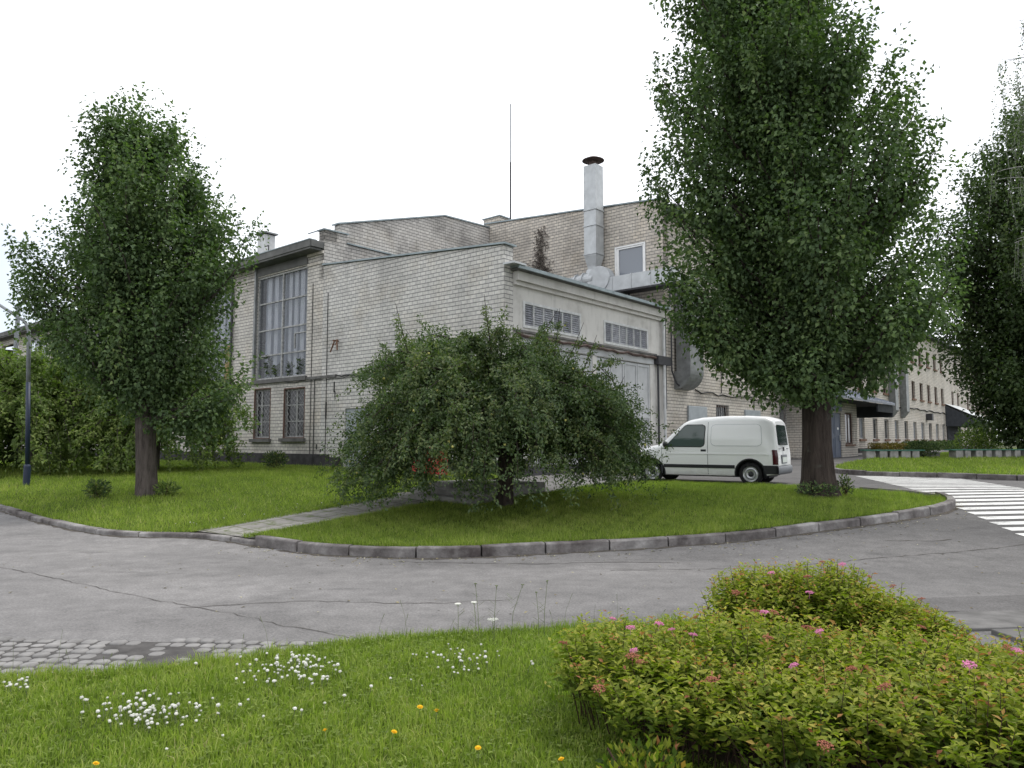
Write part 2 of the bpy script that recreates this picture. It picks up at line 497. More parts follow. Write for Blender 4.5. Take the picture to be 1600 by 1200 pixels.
# van
M['van_white'] = plain('white_van_paint', (0.84, 0.85, 0.85), 0.28, 0.5, coat=0.5, var=0.05, scale=2)
_t = NT('white_van_paint')
_v = _t.coord()
_sx = _t.t.nodes.new('ShaderNodeSeparateXYZ'); _t.link(_v, _sx.inputs[0])
_gr = _t.ramp(_sx.outputs['Z'], [(0.22, 0.55), (0.42, 0.15), (0.7, 0.0)])
_gn = _t.mix(1.0, _gr, _t.ramp(_t.noise(5, 5, _v, 0.7), [(0.3, 0.2), (0.7, 1.0)]), 'MULTIPLY')
_t.base(_t.mix(_gn, (0.84, 0.85, 0.85), (0.36, 0.34, 0.31)))
_t.set(0.28, 0.5, 0.0, 0.5)
M['van_white'] = _t.m
M['van_trim'] = plain('black_van_plastic', (0.025, 0.026, 0.03), 0.6, 0.4, var=0.2, scale=10)
M['van_bumper'] = plain('grey_van_bumper', (0.16, 0.17, 0.185), 0.55, 0.4, var=0.2, scale=10)
M['glass_van_side'] = glass_mat('greenish_side_glass', (0.065, 0.092, 0.085), 0.06)
M['tyre'] = plain('tyre_rubber', (0.022, 0.022, 0.023), 0.85, 0.2, var=0.3, scale=12)
M['rim'] = plain('silver_wheel', (0.52, 0.53, 0.54), 0.35, 0.5, 0.6, var=0.15, scale=8)
M['tail_red'] = plain('red_lamp_lens', (0.06, 0.006, 0.008), 0.2, 0.5, var=0.15, scale=8)
M['lamp_clear'] = plain('clear_lamp_lens', (0.55, 0.57, 0.58), 0.15, 0.6, var=0.1, scale=8)
M['plate'] = plain('number_plate_face', (0.60, 0.64, 0.60), 0.5, 0.4, var=0.05, scale=8)
M['seat_dark'] = plain('dark_seat_cloth', (0.03, 0.03, 0.035), 0.9, 0.2, var=0.2, scale=8)

# ------------------------------------------------------------------ object helpers
ROOT = {}       # object name -> world location of its thing


def link(o, parent=None):
    col.objects.link(o)
    if parent is not None:
        o.parent = parent
        ROOT[o.name] = ROOT.get(parent.name, Vector((0, 0, 0)))
    return o


def tag(o, label=None, cat=None, group=None, kind=None):
    if label: o['label'] = label
    if cat: o['category'] = cat
    if group: o['group'] = group
    if kind: o['kind'] = kind
    return o


def thing(name, loc, label, cat, group=None, rz=0.0):
    o = bpy.data.objects.new(name, None)
    o.empty_display_size = 0.3
    col.objects.link(o)
    o.location = loc
    o.rotation_euler = (0, 0, rz)
    ROOT[o.name] = Vector(loc)
    return tag(o, label, cat, group)


def copy_tree(o, parent=None):
    c = o.copy()
    col.objects.link(c)
    c.parent = parent
    for ch in [x for x in bpy.data.objects if x.parent == o]:
        copy_tree(ch, c)
    return c


class MB:
    """collects shapes; build() links them as one mesh object"""
    def __init__(self):
        self.v, self.f, self.uv = [], [], []

    def face(self, pts, uv=None):
        i = len(self.v)
        self.v += [tuple(p) for p in pts]
        self.f.append(tuple(range(i, i + len(pts))))
        self.uv.append(uv if uv else [(0, 0)] * len(pts))

    def grid(self, rows, closed=False, uvs=None):
        i = len(self.v)
        n = len(rows[0])
        for r in rows:
            self.v += [tuple(p) for p in r]
        for a in range(len(rows) - 1):
            for b in range(n if closed else n - 1):
                c = (b + 1) % n
                self.f.append((i + a * n + b, i + a * n + c, i + (a + 1) * n + c, i + (a + 1) * n + b))
                self.uv.append([(0, 0)] * 4)
        return i

    def box(self, o, ax, ay, az):
        """o corner, three edge vectors"""
        o, ax, ay, az = Vector(o), Vector(ax), Vector(ay), Vector(az)
        p = [o, o + ax, o + ax + ay, o + ay]
        q = [x + az for x in p]
        la, lb, lc = ax.length, ay.length, az.length
        i = len(self.v)
        self.v += [tuple(x) for x in p + q]
        for fc in ((0, 3, 2, 1), (4, 5, 6, 7), (0, 1, 5, 4), (1, 2, 6, 5), (2, 3, 7, 6), (3, 0, 4, 7)):
            self.f.append(tuple(i + k for k in fc))
        self.uv.append([(0, 0), (0, lb), (la, lb), (la, 0)])
        self.uv.append([(0, 0), (la, 0), (la, lb), (0, lb)])
        for L in (la, lb, la, lb):
            self.uv.append([(0, 0), (L, 0), (L, lc), (0, lc)])
        return self

    def abox(self, x0, y0, z0, x1, y1, z1):
        return self.box((x0, y0, z0), (x1 - x0, 0, 0), (0, y1 - y0, 0), (0, 0, z1 - z0))

    def tube(self, path, rad, n=8, cap=True, lobes=None):
        path = [Vector(p) for p in path]
        if not hasattr(rad, '__len__'):
            rad = [rad] * len(path)
        rows = []
        ref = None
        for k, p in enumerate(path):
            t = (path[min(k + 1, len(path) - 1)] - path[max(k - 1, 0)])
            if t.length < 1e-9: t = Vector((0, 0, 1))
            t.normalize()
            if ref is None:
                ref = Vector((1, 0, 0)) if abs(t.x) < 0.9 else Vector((0, 1, 0))
            a = (ref - t * ref.dot(t)).normalized()
            ref = a
            b = t.cross(a)
            row = []
            for j in range(n):
                an = 2 * math.pi * j / n
                r = rad[k] * (lobes(k, an) if lobes else 1.0)
                row.append(p + (a * math.cos(an) + b * math.sin(an)) * r)
            rows.append(row)
        i = self.grid(rows, closed=True)
        if cap:
            m = len(rows)
            self.f.append(tuple(i + j for j in reversed(range(n)))); self.uv.append([(0, 0)] * n)
            self.f.append(tuple(i + (m - 1) * n + j for j in range(n))); self.uv.append([(0, 0)] * n)
        return self

    def lathe(self, prof, c, axis=(0, 0, 1), n=24):
        """prof: list of (r, h) along axis through c"""
        axis = Vector(axis).normalized()
        a = Vector((1, 0, 0)) if abs(axis.x) < 0.9 else Vector((0, 1, 0))
        a = (a - axis * a.dot(axis)).normalized()
        b = axis.cross(a)
        c = Vector(c)
        rows = [[c + axis * h + (a * math.cos(2 * math.pi * j / n) + b * math.sin(2 * math.pi * j / n)) * max(r, 1e-4) for j in range(n)] for r, h in prof]
        self.grid(rows, closed=True)
        return self

    def ball(self, c, r, n=8, sq=(1, 1, 1)):
        rows = []
        for k in range(n // 2 + 1):
            th = math.pi * k / (n // 2)
            rr = max(math.sin(th), 1e-3)
            rows.append([Vector(c) + Vector((r * sq[0] * rr * math.cos(2 * math.pi * j / n), r * sq[1] * rr * math.sin(2 * math.pi * j / n), -r * sq[2] * math.cos(th))) for j in range(n)])
        self.grid(rows, closed=True)
        return self

    def build(self, name, mat, parent=None, local=False, smooth=False, bevel=0.0):
        off = Vector((0, 0, 0)) if (parent is None or local) else ROOT.get(parent.name, Vector((0, 0, 0)))
        me = bpy.data.meshes.new(name)
        me.from_pydata([(x - off.x, y - off.y, z - off.z) for x, y, z in self.v], [], self.f)
        uvl = me.uv_layers.new(name='UVMap')
        flat = [c for f in self.uv for p in f for c in p]
        uvl.data.foreach_set('uv', flat)
        if smooth:
            me.polygons.foreach_set('use_smooth', [True] * len(me.polygons))
        me.materials.append(mat)
        me.validate()
        o = bpy.data.objects.new(name, me)
        link(o, parent)
        if bevel:
            b = o.modifiers.new('bevel', 'BEVEL')
            b.width = bevel; b.segments = 2; b.limit_method = 'ANGLE'
        return o


def mesh_np(name, v, f, mat, parent=None, tint=None, smooth=False, local=False):
    """numpy verts (N,3), faces (M,k)"""
    off = np.zeros(3) if (parent is None or local) else np.array(ROOT.get(parent.name, (0, 0, 0)))
    v = np.ascontiguousarray(v - off, dtype=np.float32)
    f = np.ascontiguousarray(f, dtype=np.int32)
    me = bpy.data.meshes.new(name)
    me.vertices.add(len(v)); me.vertices.foreach_set('co', v.ravel())
    k = f.shape[1]
    me.loops.add(f.size); me.loops.foreach_set('vertex_index', f.ravel())
    me.polygons.add(len(f))
    me.polygons.foreach_set('loop_start', np.arange(0, f.size, k, dtype=np.int32))
    if smooth:
        me.polygons.foreach_set('use_smooth', np.ones(len(f), dtype=bool))
    me.update(calc_edges=True)
    if tint is not None:
        a = me.attributes.new('tint', 'FLOAT', 'POINT')
        a.data.foreach_set('value', np.ascontiguousarray(tint, dtype=np.float32))
    me.materials.append(mat)
    o = bpy.data.objects.new(name, me)
    return link(o, parent)


def norm_(a):
    return a / np.maximum(np.linalg.norm(a, axis=1, keepdims=True), 1e-9)


def leaf_geo(p, d, L, W, r, tint, flat=None, fold=0.25, up=0.0):
    """kite shaped folded leaves at p along d; flat = preferred normal"""
    n = len(p)
    d = norm_(d)
    ref = r.normal(size=(n, 3)) if flat is None else flat + 0.5 * r.normal(size=(n, 3))
    s = norm_(np.cross(d, ref))
    nn = np.cross(s, d)
    L = np.broadcast_to(L, n)[:, None]; W = np.broadcast_to(W, n)[:, None]
    v = np.empty((n, 4, 3))
    v[:, 0] = p
    v[:, 1] = p + d * L * 0.42 + s * W * 0.5 + nn * W * fold
    v[:, 2] = p + d * L - nn * L * 0.12
    v[:, 3] = p + d * L * 0.42 - s * W * 0.5 + nn * W * fold
    i = np.arange(n)[:, None] * 4
    f = np.concatenate([i + np.array([[0, 1, 2]]), i + np.array([[0, 2, 3]])], axis=0)
    return v.reshape(-1, 3), f, np.repeat(np.clip(tint, 0, 1), 4)


def in_poly(x, y, poly):
    c = np.zeros(len(x), bool)
    n = len(poly)
    j = n - 1
    for i in range(n):
        xi, yi = poly[i]; xj, yj = poly[j]
        if yi != yj:
            cond = ((yi > y) != (yj > y)) & (x < (xj - xi) * (y - yi) / (yj - yi) + xi)
            c ^= cond
        j = i
    return c


def dist_line(x, y, pl):
    d = np.full(len(x), 1e9)
    for (ax, ay), (bx, by) in zip(pl[:-1], pl[1:]):
        ux, uy = bx - ax, by - ay
        t = np.clip(((x - ax) * ux + (y - ay) * uy) / (ux * ux + uy * uy + 1e-12), 0, 1)
        d = np.minimum(d, np.hypot(x - ax - t * ux, y - ay - t * uy))
    return d


def smooth_line(pts, step=0.35):
    """Catmull-Rom through pts"""
    p = [np.array(q, float) for q in pts]
    out = []
    for i in range(len(p) - 1):
        a = p[max(i - 1, 0)]; b = p[i]; c = p[i + 1]; d = p[min(i + 2, len(p) - 1)]
        m = max(2, int(np.linalg.norm(c - b) / step))
        for k in range(m):
            t = k / m
            out.append(0.5 * ((2 * b) + (-a + c) * t + (2 * a - 5 * b + 4 * c - d) * t * t + (-a + 3 * b - 3 * c + d) * t ** 3))
    out.append(p[-1])
    return out


def sheet(name, poly, zf, mat, step=0.5, kind='structure'):
    """triangulated sheet inside poly; zf(x,y arrays)->z"""
    P = [Vector((a, b)) for a, b in poly]
    E = [(i, (i + 1) % len(P)) for i in range(len(P))]
    xs = [p.x for p in P]; ys = [p.y for p in P]
    gx, gy = np.meshgrid(np.arange(min(xs), max(xs), step), np.arange(min(ys), max(ys), step))
    gx = gx.ravel() + 0.01; gy = gy.ravel() + 0.013
    ok = in_poly(gx, gy, poly)
    gx, gy = gx[ok], gy[ok]
    dl = dist_line(gx, gy, list(poly) + [poly[0]])
    ok = dl > step * 0.3
    P += [Vector((a, b)) for a, b in zip(gx[ok], gy[ok])]
    vs, es, fs, *_ = delaunay_2d_cdt(P, E, [], 1, 1e-5)
    a = np.array([(q.x, q.y) for q in vs])
    z = zf(a[:, 0], a[:, 1])
    me = bpy.data.meshes.new(name)
    me.from_pydata([(x, y, zz) for (x, y), zz in zip(a, z)], [], [tuple(f) for f in fs])
    me.polygons.foreach_set('use_smooth', [True] * len(me.polygons))
    me.materials.append(mat)
    o = bpy.data.objects.new(name, me)
    col.objects.link(o)
    if me.polygons and me.polygons[0].normal.z < 0:
        me.flip_normals()
    return tag(o, kind=kind)


def patch_noise(x, y):
    return (np.sin(x * 1.3 + 0.7 * y) + np.sin(0.9 * y - 1.7 * x + 2) + np.sin(2.7 * x + 3.1 * y + 1) * 0.6 + np.sin(4.1 * y - 1.1 * x) * 0.5) / 3.1


# ------------------------------------------------------------------ ground, road, kerbs, lawns
def axis_pts(lo, hi, near_lo, near_hi, fine, n_far):
    a = np.arange(near_lo, near_hi + 1e-6, fine)
    l = near_lo - (np.geomspace(1, near_lo - lo + 1, n_far) - 1)[1:]
    h = near_hi + (np.geomspace(1, hi - near_hi + 1, n_far) - 1)[1:]
    return np.concatenate([l[::-1], a, h])


def grid_sheet(name, xs, ys, dz, mat, kind='structure'):
    X, Y = np.meshgrid(xs, ys)
    Z = g_(X, Y) + dz
    v = np.stack([X, Y, Z], -1).reshape(-1, 3)
    nx, ny = len(xs), len(ys)
    i = (np.arange(ny - 1)[:, None] * nx + np.arange(nx - 1)[None]).ravel()
    f = np.stack([i, i + 1, i + nx + 1, i + nx], -1)
    return tag(mesh_np(name, v, f, mat, smooth=True), kind=kind)


grid_sheet('ground', axis_pts(-900, 900, -60, 70, 2.0, 12), axis_pts(-300, 1500, -10, 80, 2.0, 12), -0.05, M['ground'])
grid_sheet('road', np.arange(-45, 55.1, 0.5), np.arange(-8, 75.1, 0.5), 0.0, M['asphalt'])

KERB_L = [(-22.0, 26.2), (-17.0, 21.6), (-14.0, 18.8), (-11.34, 16.47), (-9.21, 14.68), (-7.51, 13.47), (-6.51, 13.08), (-5.74, 12.98), (-5.04, 12.72), (-4.18, 12.16)]
KERB_F = [(-4.18, 12.16), (-3.4, 11.6), (-2.68, 11.2), (-1.79, 10.98), (-0.94, 10.94), (0.0, 11.15), (0.98, 11.38), (1.99, 11.6), (2.95, 11.86), (4.08, 12.25), (5.44, 12.88), (7.03, 13.62), (8.24, 14.3), (8.85, 14.85), (9.15, 15.4), (9.25, 16.0)]
BACK = [(9.25, 16.0), (9.05, 16.7), (8.26, 17.6), (7.06, 18.45), (5.84, 19.1), (4.35, 19.75), (3.0, 20.0), (1.95, 18.9), (0.85, 17.1), (-0.72, 15.28)]
PATH_L = [(-5.55, 13.12), (-2.72, 16.85)]
PATH_R = [(-4.36, 12.42), (-1.42, 16.05)]
kl = smooth_line(KERB_L); kf = smooth_line(KERB_F)


def inset(pl, d):
    out = []
    for i, p in enumerate(pl):
        t = np.array(pl[min(i + 1, len(pl) - 1)]) - np.array(pl[max(i - 1, 0)])
        t = t / np.linalg.norm(t)
        out.append(np.array(p) + np.array([-t[1], t[0]]) * d)
    return out


def kerb(name, line, h, seed, w=0.15, stone=1.0, side=1):
    r = random.Random(seed)
    mb = MB()
    acc = [0.0]
    for a, b in zip(line[:-1], line[1:]):
        acc.append(acc[-1] + float(np.linalg.norm(np.array(b) - np.array(a))))
    L = acc[-1]
    ax = np.array(acc); xs = np.array([p[0] for p in line]); ys = np.array([p[1] for p in line])
    s = 0.0
    while s < L - 0.05:
        e = min(L, s + stone * r.uniform(0.92, 1.05))
        hj = h + r.uniform(-0.018, 0.012); tw = r.uniform(-0.012, 0.012)
        m = 4
        rows = []
        for k in range(m + 1):
            q = s + 0.014 + (e - s - 0.028) * k / m
            x, y = np.interp(q, ax, xs), np.interp(q, ax, ys)
            x2, y2 = np.interp(min(q + 0.05, L), ax, xs), np.interp(min(q + 0.05, L), ax, ys)
            x1, y1 = np.interp(max(q - 0.05, 0), ax, xs), np.interp(max(q - 0.05, 0), ax, ys)
            t = np.array([x2 - x1, y2 - y1]); t /= np.linalg.norm(t)
            nn = np.array([-t[1], t[0]]) * side
            z = g(x, y)
            def at(o, zz):
                return (x + nn[0] * (o + tw), y + nn[1] * (o + tw), z + zz)
            rr = 0.025
            j = r.uniform(-0.004, 0.004)
            rows.append([at(0, -0.12), at(0 + j, hj - rr), at(rr * 0.35 + j, hj - rr * 0.35), at(rr, hj), at(w - 0.01, hj + j), at(w, -0.12)])
        i = mb.grid(rows)
        for base in (i, i + m * 6):
            mb.f.append(tuple(base + k for k in range(6))); mb.uv.append([(0, 0)] * 6)
        s = e
    return tag(mb.build(name, M['kerb']), kind='structure')


kerb('kerb', kl, 0.085, 1)
kerb('kerb', kf, 0.15, 2)
kerb('kerb', smooth_line(BACK[:3]), 0.10, 3)

lawn_r_poly = [tuple(p) for p in inset(kf, 0.13)][1:] + [tuple(p) for p in smooth_line(BACK)[1:]] + [PATH_R[1], PATH_R[0]]
wall0 = CO + NL * 0.02
lawn_l_poly = [tuple(p) for p in inset(kl, 0.13)][:-5]
lawn_l_poly = [p for p in lawn_l_poly if p[0] < -5.62] + [PATH_L[0], PATH_L[1]] + [(-1.6, 18.2), (-0.3, 20.4), tuple(wall0 + V * 0.05), tuple(wall0 + U * 45), (-40.0, 44.0), (-30.0, 33.5)]


def lawn_z(x, y):
    e = np.minimum(dist_line(x, y, BACK[:8]), 4.0)
    off = 0.02 + 0.12 * np.clip(e / 3.0, 0, 1)
    return g_(x, y) + off + 0.015 * patch_noise(x * 1.3, y * 1.3) * np.clip(e, 0, 1)


sheet('lawn', lawn_r_poly, lawn_z, M['lawn'], 0.4)
KLI = [tuple(p) for p in inset(kl, 0.13)]


def lawn_l_z(x, y):
    e = np.clip(dist_line(x, y, KLI) / 0.5, 0, 1)
    return g_(x, y) + 0.066 + 0.059 * e + 0.02 * patch_noise(x, y) * e


sheet('lawn', lawn_l_poly, lawn_l_z, M['lawn'], 0.6)
path_poly = [PATH_L[0], PATH_L[1], PATH_R[1], PATH_R[0]]
path_poly = [(-5.68, 13.2), (-2.85, 16.93), (-2.2, 17.3), (-0.9, 16.4), (-1.32, 15.97), (-4.26, 12.34), (-4.9, 12.75)]
sheet('footpath', path_poly, lambda x, y: g_(x, y) + 0.085 + 0.03 * np.clip(dist_line(x, y, KLI) / 0.8, 0, 1), M['path'], 0.5)

# right-hand lawn beyond the crossing
RK = [(24.0, 16.2), (18.0, 18.4), (14.27, 20.55), (12.87, 21.75), (11.5, 22.85), (10.85, 23.9), (10.95, 25.3), (11.86, 27.4), (13.4, 30.0)]
rk = smooth_line(RK)
kerb('kerb', rk, 0.15, 5, side=-1)
rl_poly = [tuple(p) for p in inset(rk, -0.13)] + [(16.6, 34.6), (21.0, 40.0), (30.0, 50.0), (50.0, 73.0), (54.0, 73.0), (54.0, 8.0), (30.0, 14.2)]
sheet('lawn', rl_poly, lambda x, y: g_(x, y) + 0.13, M['lawn'], 0.8)

# foreground verge on the photographer's side
VERGE = [(-9.0, 3.2), (-6.0, 4.55), (-3.9, 5.35), (-2.42, 5.72), (-1.31, 6.40), (0.35, 6.80), (2.0, 7.05), (3.2, 6.9), (4.1, 6.0), (5.2, 4.6), (6.5, 3.0)]
vg = [tuple(p) for p in smooth_line(VERGE, 0.3)]
verge_poly = vg + [(6.5, -4.0), (-9.0, -4.0)]


def verge_z(x, y):
    d = np.minimum(dist_line(x, y, vg), 1.5)
    return 0.012 + 0.035 * np.clip(d / 0.8, 0, 1) + 0.012 * patch_noise(x * 2, y * 2) * np.clip(d, 0, 1)


sheet('lawn', verge_poly, verge_z, M['lawn'], 0.25)

# setts between the verge and the road
def cobbles():
    mb = MB()
    r = random.Random(4)
    a = R_(-6)
    ca, sa = math.cos(a), math.sin(a)
    for j in range(-4, 11):
        for i in range(-58, 12):
            lx = i * 0.132 + 0.045 * (j % 2) + 0.012 * j
            ly = j * 0.132
            x = -1.9 + lx * ca - ly * sa; y = 5.42 + lx * sa + ly * ca
            top = 6.52 - 0.05 * (x + 4.4) + 0.03 * math.sin(x * 2)
            if x > -1.45: top = 6.45
            if y > top or y < 4.0 or x > -1.35: continue
            if math.sin(x * 2.1 + 1.0) * 0.45 + math.sin(y * 5 + x * 1.3) * 0.35 + (0.35 if y < 6.0 and x < -3.2 else 0) + r.uniform(-0.25, 0.25) > 0.62:
                continue
            w, h = 0.128 * r.uniform(0.8, 0.97), 0.126 * r.uniform(0.78, 0.95)
            z = 0.010 + r.uniform(-0.006, 0.008)
            rot = a + r.uniform(-0.08, 0.08)
            rows = []
            for (k, zz) in ((1.0, -0.03), (1.0, z - 0.012), (0.90, z), (0.5, z + 0.003), (0.02, z + 0.003)):
                row = []
                for q in range(12):
                    an = 2 * math.pi * q / 12
                    cx, cy = math.cos(an), math.sin(an)
                    sc = 1 / max(abs(cx), abs(cy)) ** 0.97
                    px, py = cx * sc * w * 0.5 * k, cy * sc * h * 0.5 * k
                    row.append((x + px * math.cos(rot) - py * math.sin(rot), y + px * math.sin(rot) + py * math.cos(rot), zz))
                rows.append(row)
            mb.grid(rows, closed=True)
    return tag(mb.build('cobblestone_paving', M['cobble'], smooth=True), kind='structure')


cobbles()


def ribbon(name, pts, w, mat, dz, seed=0, kind='structure'):
    r = random.Random(seed)
    ln = smooth_line(pts, 0.12)
    mb = MB()
    rows = []
    for i, p in enumerate(ln):
        t = np.array(ln[min(i + 1, len(ln) - 1)]) - np.array(ln[max(i - 1, 0)])
        t = t / np.linalg.norm(t)
        nn = np.array([-t[1], t[0]])
        off = r.uniform(-0.03, 0.03)
        ww = w * r.uniform(0.25, 1.0)
        a = p + nn * (off - ww / 2); b = p + nn * (off + ww / 2)
        rows.append([(a[0], a[1], g(*a) + dz), (b[0], b[1], g(*b) + dz)])
    mb.grid(rows)
    return tag(mb.build(name, mat), kind=kind)


ribbon('road_crack', [(1.3, 9.9), (2.6, 10.0), (3.9, 10.25), (5.3, 10.75), (7.0, 11.2), (9.5, 12.2)], 0.022, M['crack'], 0.005, 1)
ribbon('road_crack', [(-8.5, 11.2), (-7.2, 10.3), (-5.8, 9.4), (-4.2, 8.3), (-3.0, 7.6), (-2.0, 6.9), (-1.4, 6.55)], 0.014, M['crack'], 0.005, 2)
ribbon('road_crack', [(-1.6, 10.6), (0.2, 10.4), (1.2, 10.55), (2.3, 10.5)], 0.03, M['crack'], 0.005, 3)
ribbon('road_crack', [(6.0, 12.0), (6.6, 11.9), (7.1, 12.0)], 0.04, M['crack'], 0.005, 4)
ribbon('road_crack', [(-3.4, 7.7), (-2.2, 8.0), (-1.0, 7.9), (0.0, 8.1)], 0.02, M['crack'], 0.005, 6)
sheet('road_patch', [(4.15, 7.55), (5.5, 7.45), (8.5, 8.1), (8.4, 8.75), (6.2, 8.4), (4.3, 8.15)], lambda x, y: g_(x, y) + 0.004, M['asphalt_dark'], 0.4)
sheet('road_patch', [(-6.5, 4.4), (-6.5, 6.55), (-4.4, 6.49), (-3.0, 6.40), (-1.35, 6.42), (-1.2, 6.2), (-2.4, 5.5), (-4.0, 5.1)], lambda x, y: g_(x, y) + 0.004, M['sett_bed'], 0.3)

ribbon('gutter_dirt', [tuple(p) for p in inset(smooth_line(KERB_F, 1.0), -0.05)], 0.16, M['gutter'], 0.004, 8)
ribbon('gutter_dirt', [tuple(p) for p in inset(smooth_line(KERB_L[1:], 1.0), -0.04)], 0.12, M['gutter'], 0.004, 9)

# slabs at the right by the shrubs
mb = MB()
for (x, y, w, d, rz, zz) in ((4.0, 6.75, 1.3, 0.62, 0.1, 0.03), (5.35, 6.9, 1.3, 0.6, 0.12, 0.035), (4.3, 6.1, 1.25, 0.58, 0.1, 0.045), (5.6, 6.2, 1.3, 0.6, 0.08, 0.04)):
    a = Vector((math.cos(rz), math.sin(rz), 0)); b = Vector((-math.sin(rz), math.cos(rz), 0))
    mb.box(Vector((x, y, -0.05)), a * w, b * d, (0, 0, 0.05 + zz))
tag(mb.build('pavement', M['concrete_dark'], bevel=0.012), kind='structure')

# zebra crossing
def crosswalk():
    mb = MB()
    y = 11.6
    k = 0
    while y < 22.9:
        f = (y - 12.36) / (22.64 - 12.36)
        xl = 8.40 + f * 2.2 - 0.25 * math.sin(f * math.pi) * 0
        xr = xl + 2.7
        rows = []
        for q in range(9):
            x = xl + (xr - xl) * q / 8
            a = y + 0.02 * (x - xl); b = a + 0.27
            rows.append([(x, a, g(x, a) + 0.006), (x, b, g(x, b) + 0.006)])
        mb.grid(rows)
        y += 0.50; k += 1
    return tag(mb.build('crosswalk', M['paint_white']), kind='structure')


crosswalk()

# stone steps at the end of the footpath
st0 = Vector((-2.70, 16.80)); sd = -U
stp = thing('stone_steps', P3(st0, g(*st0) + 0.1), 'low weathered stone steps at the end of the footpath under the spreading tree', 'steps')
zb = g(*st0)
for k in range(3):
    mb = MB()
    o = st0 + V * (0.42 * k) + sd * (0.12 * k)
    mb.box(P3(o, zb - 0.1), P3(sd * (2.45 - 0.1 * k), 0), P3(V * (0.62 if k < 2 else 1.6), 0), (0, 0, 0.1 + 0.19 + 0.115 * k))
    mb.build('step', M['concrete'], stp, bevel=0.02)

# ------------------------------------------------------------------ buildings
def wall(name, O, D, N, L, z0, top, holes, mat, parent, depth=0.18, u_off=0.0, thick=0.0):
    """wall in the vertical plane through O along D; holes (u0,u1,z0,z1)"""
    mb = MB()
    tz = lambda u: float(np.interp(u, [p[0] for p in top], [p[1] for p in top]))
    us = sorted({0.0, L, *[p[0] for p in top if 0 < p[0] < L], *[h[0] for h in holes], *[h[1] for h in holes]})
    zs = sorted({z0, *[h[2] for h in holes], *[h[3] for h in holes]})
    pt = lambda u, z, d=0.0: (O.x + D.x * u - N.x * d, O.y + D.y * u - N.y * d, z)
    for a, b in zip(us[:-1], us[1:]):
        mid = (a + b) / 2
        levels = zs + [None]
        for c, d in zip(levels[:-1], levels[1:]):
            if d is not None and any(h[0] < mid < h[1] and h[2] < (c + d) / 2 < h[3] for h in holes):
                continue
            za, zb2 = (tz(a), tz(b)) if d is None else (d, d)
            if d is None and min(za, zb2) - c < 1e-4: continue
            mb.face([pt(a, c), pt(b, c), pt(b, zb2), pt(a, za)], [(a + u_off, c), (b + u_off, c), (b + u_off, zb2), (a + u_off, za)])
    for (a, b, c, d) in holes:
        for q in (((a, c), (a, d)), ((b, d), (b, c)), ((a, d), (b, d)), ((b, c), (a, c))):
            (u1, z1), (u2, z2) = q
            mb.face([pt(u1, z1), pt(u2, z2), pt(u2, z2, depth), pt(u1, z1, depth)], [(u1, z1), (u2, z2), (u2 + depth, z2), (u1 + depth, z1)])
    if thick:
        rows = [[pt(u, tz(u)), pt(u, tz(u), thick), pt(u, z0, thick)] for u in us]
        mb.grid(rows)
        for uu in (0.0, L):
            mb.face([pt(uu, z0), pt(uu, tz(uu)), pt(uu, tz(uu), thick), pt(uu, z0, thick)], [(uu, z0), (uu, tz(uu)), (uu + thick, tz(uu)), (uu + thick, z0)])
    return mb.build(name, mat, parent)


class Plane:
    """helper for boxes laid on a facade: u along, d outward, z up"""
    def __init__(self, O, D, N):
        self.O, self.D, self.N = O, D, N

    def p(self, u, d, z):
        return Vector((self.O.x + self.D.x * u + self.N.x * d, self.O.y + self.D.y * u + self.N.y * d, z))

    def box(self, mb, u0, u1, d0, d1, z0, z1):
        return mb.box(self.p(u0, d0, z0), P3(self.D * (u1 - u0), 0), P3(self.N * (d1 - d0), 0), (0, 0, z1 - z0))

    def frame(self, mb, u0, u1, z0, z1, d0, d1, w):
        self.box(mb, u0, u0 + w, d0, d1, z0, z1)
        self.box(mb, u1 - w, u1, d0, d1, z0, z1)
        self.box(mb, u0 + w, u1 - w, d0, d1, z0, z0 + w)
        self.box(mb, u0 + w, u1 - w, d0, d1, z1 - w, z1)


PL = Plane(OL_, U, NL)         # the left facades, u = t
PR = Plane(CO, V, NR)         # the right facades, u = s
T_H = 9.55                    # the hall begins here along U
S_E = 9.95                    # the office block begins here along V
A2 = OL_ + U * T_H
E2 = CO + V * S_E
PT = Plane(E2 - U * 0.25, U, NL)         # tall gable over the annex roof
PK = Plane(A2, V, NR)         # end wall of the hall over the annex roof

# ---- the hall (left)
hall = thing('factory_hall', P3(A2, 0.6), 'long two storey pale brick hall with tall curtained window bays behind the left tree', 'building')
H_L = 52.0
gw, bw_ = [], []
for k in range(8):
    t0 = 10.62 + 5.85 * k
    bw_.append((t0 - T_H, t0 + 3.72 - T_H, 4.26, 8.72))
    gw.append((t0 - T_H, t0 + 1.5 - T_H, 1.82, 3.86))
    gw.append((t0 + 2.45 - T_H, t0 + 3.75 - T_H, 1.80, 3.94))
wall('wall', A2, U, NL, H_L, 0.2, [(0, 9.40), (H_L, 9.40)], bw_ + gw, M['brick_hall'], hall, 0.2)
PH = Plane(A2, U, NL)


def sub(o, name, mb, mat, **k):
    return mb.build(name, mat, o, **k)


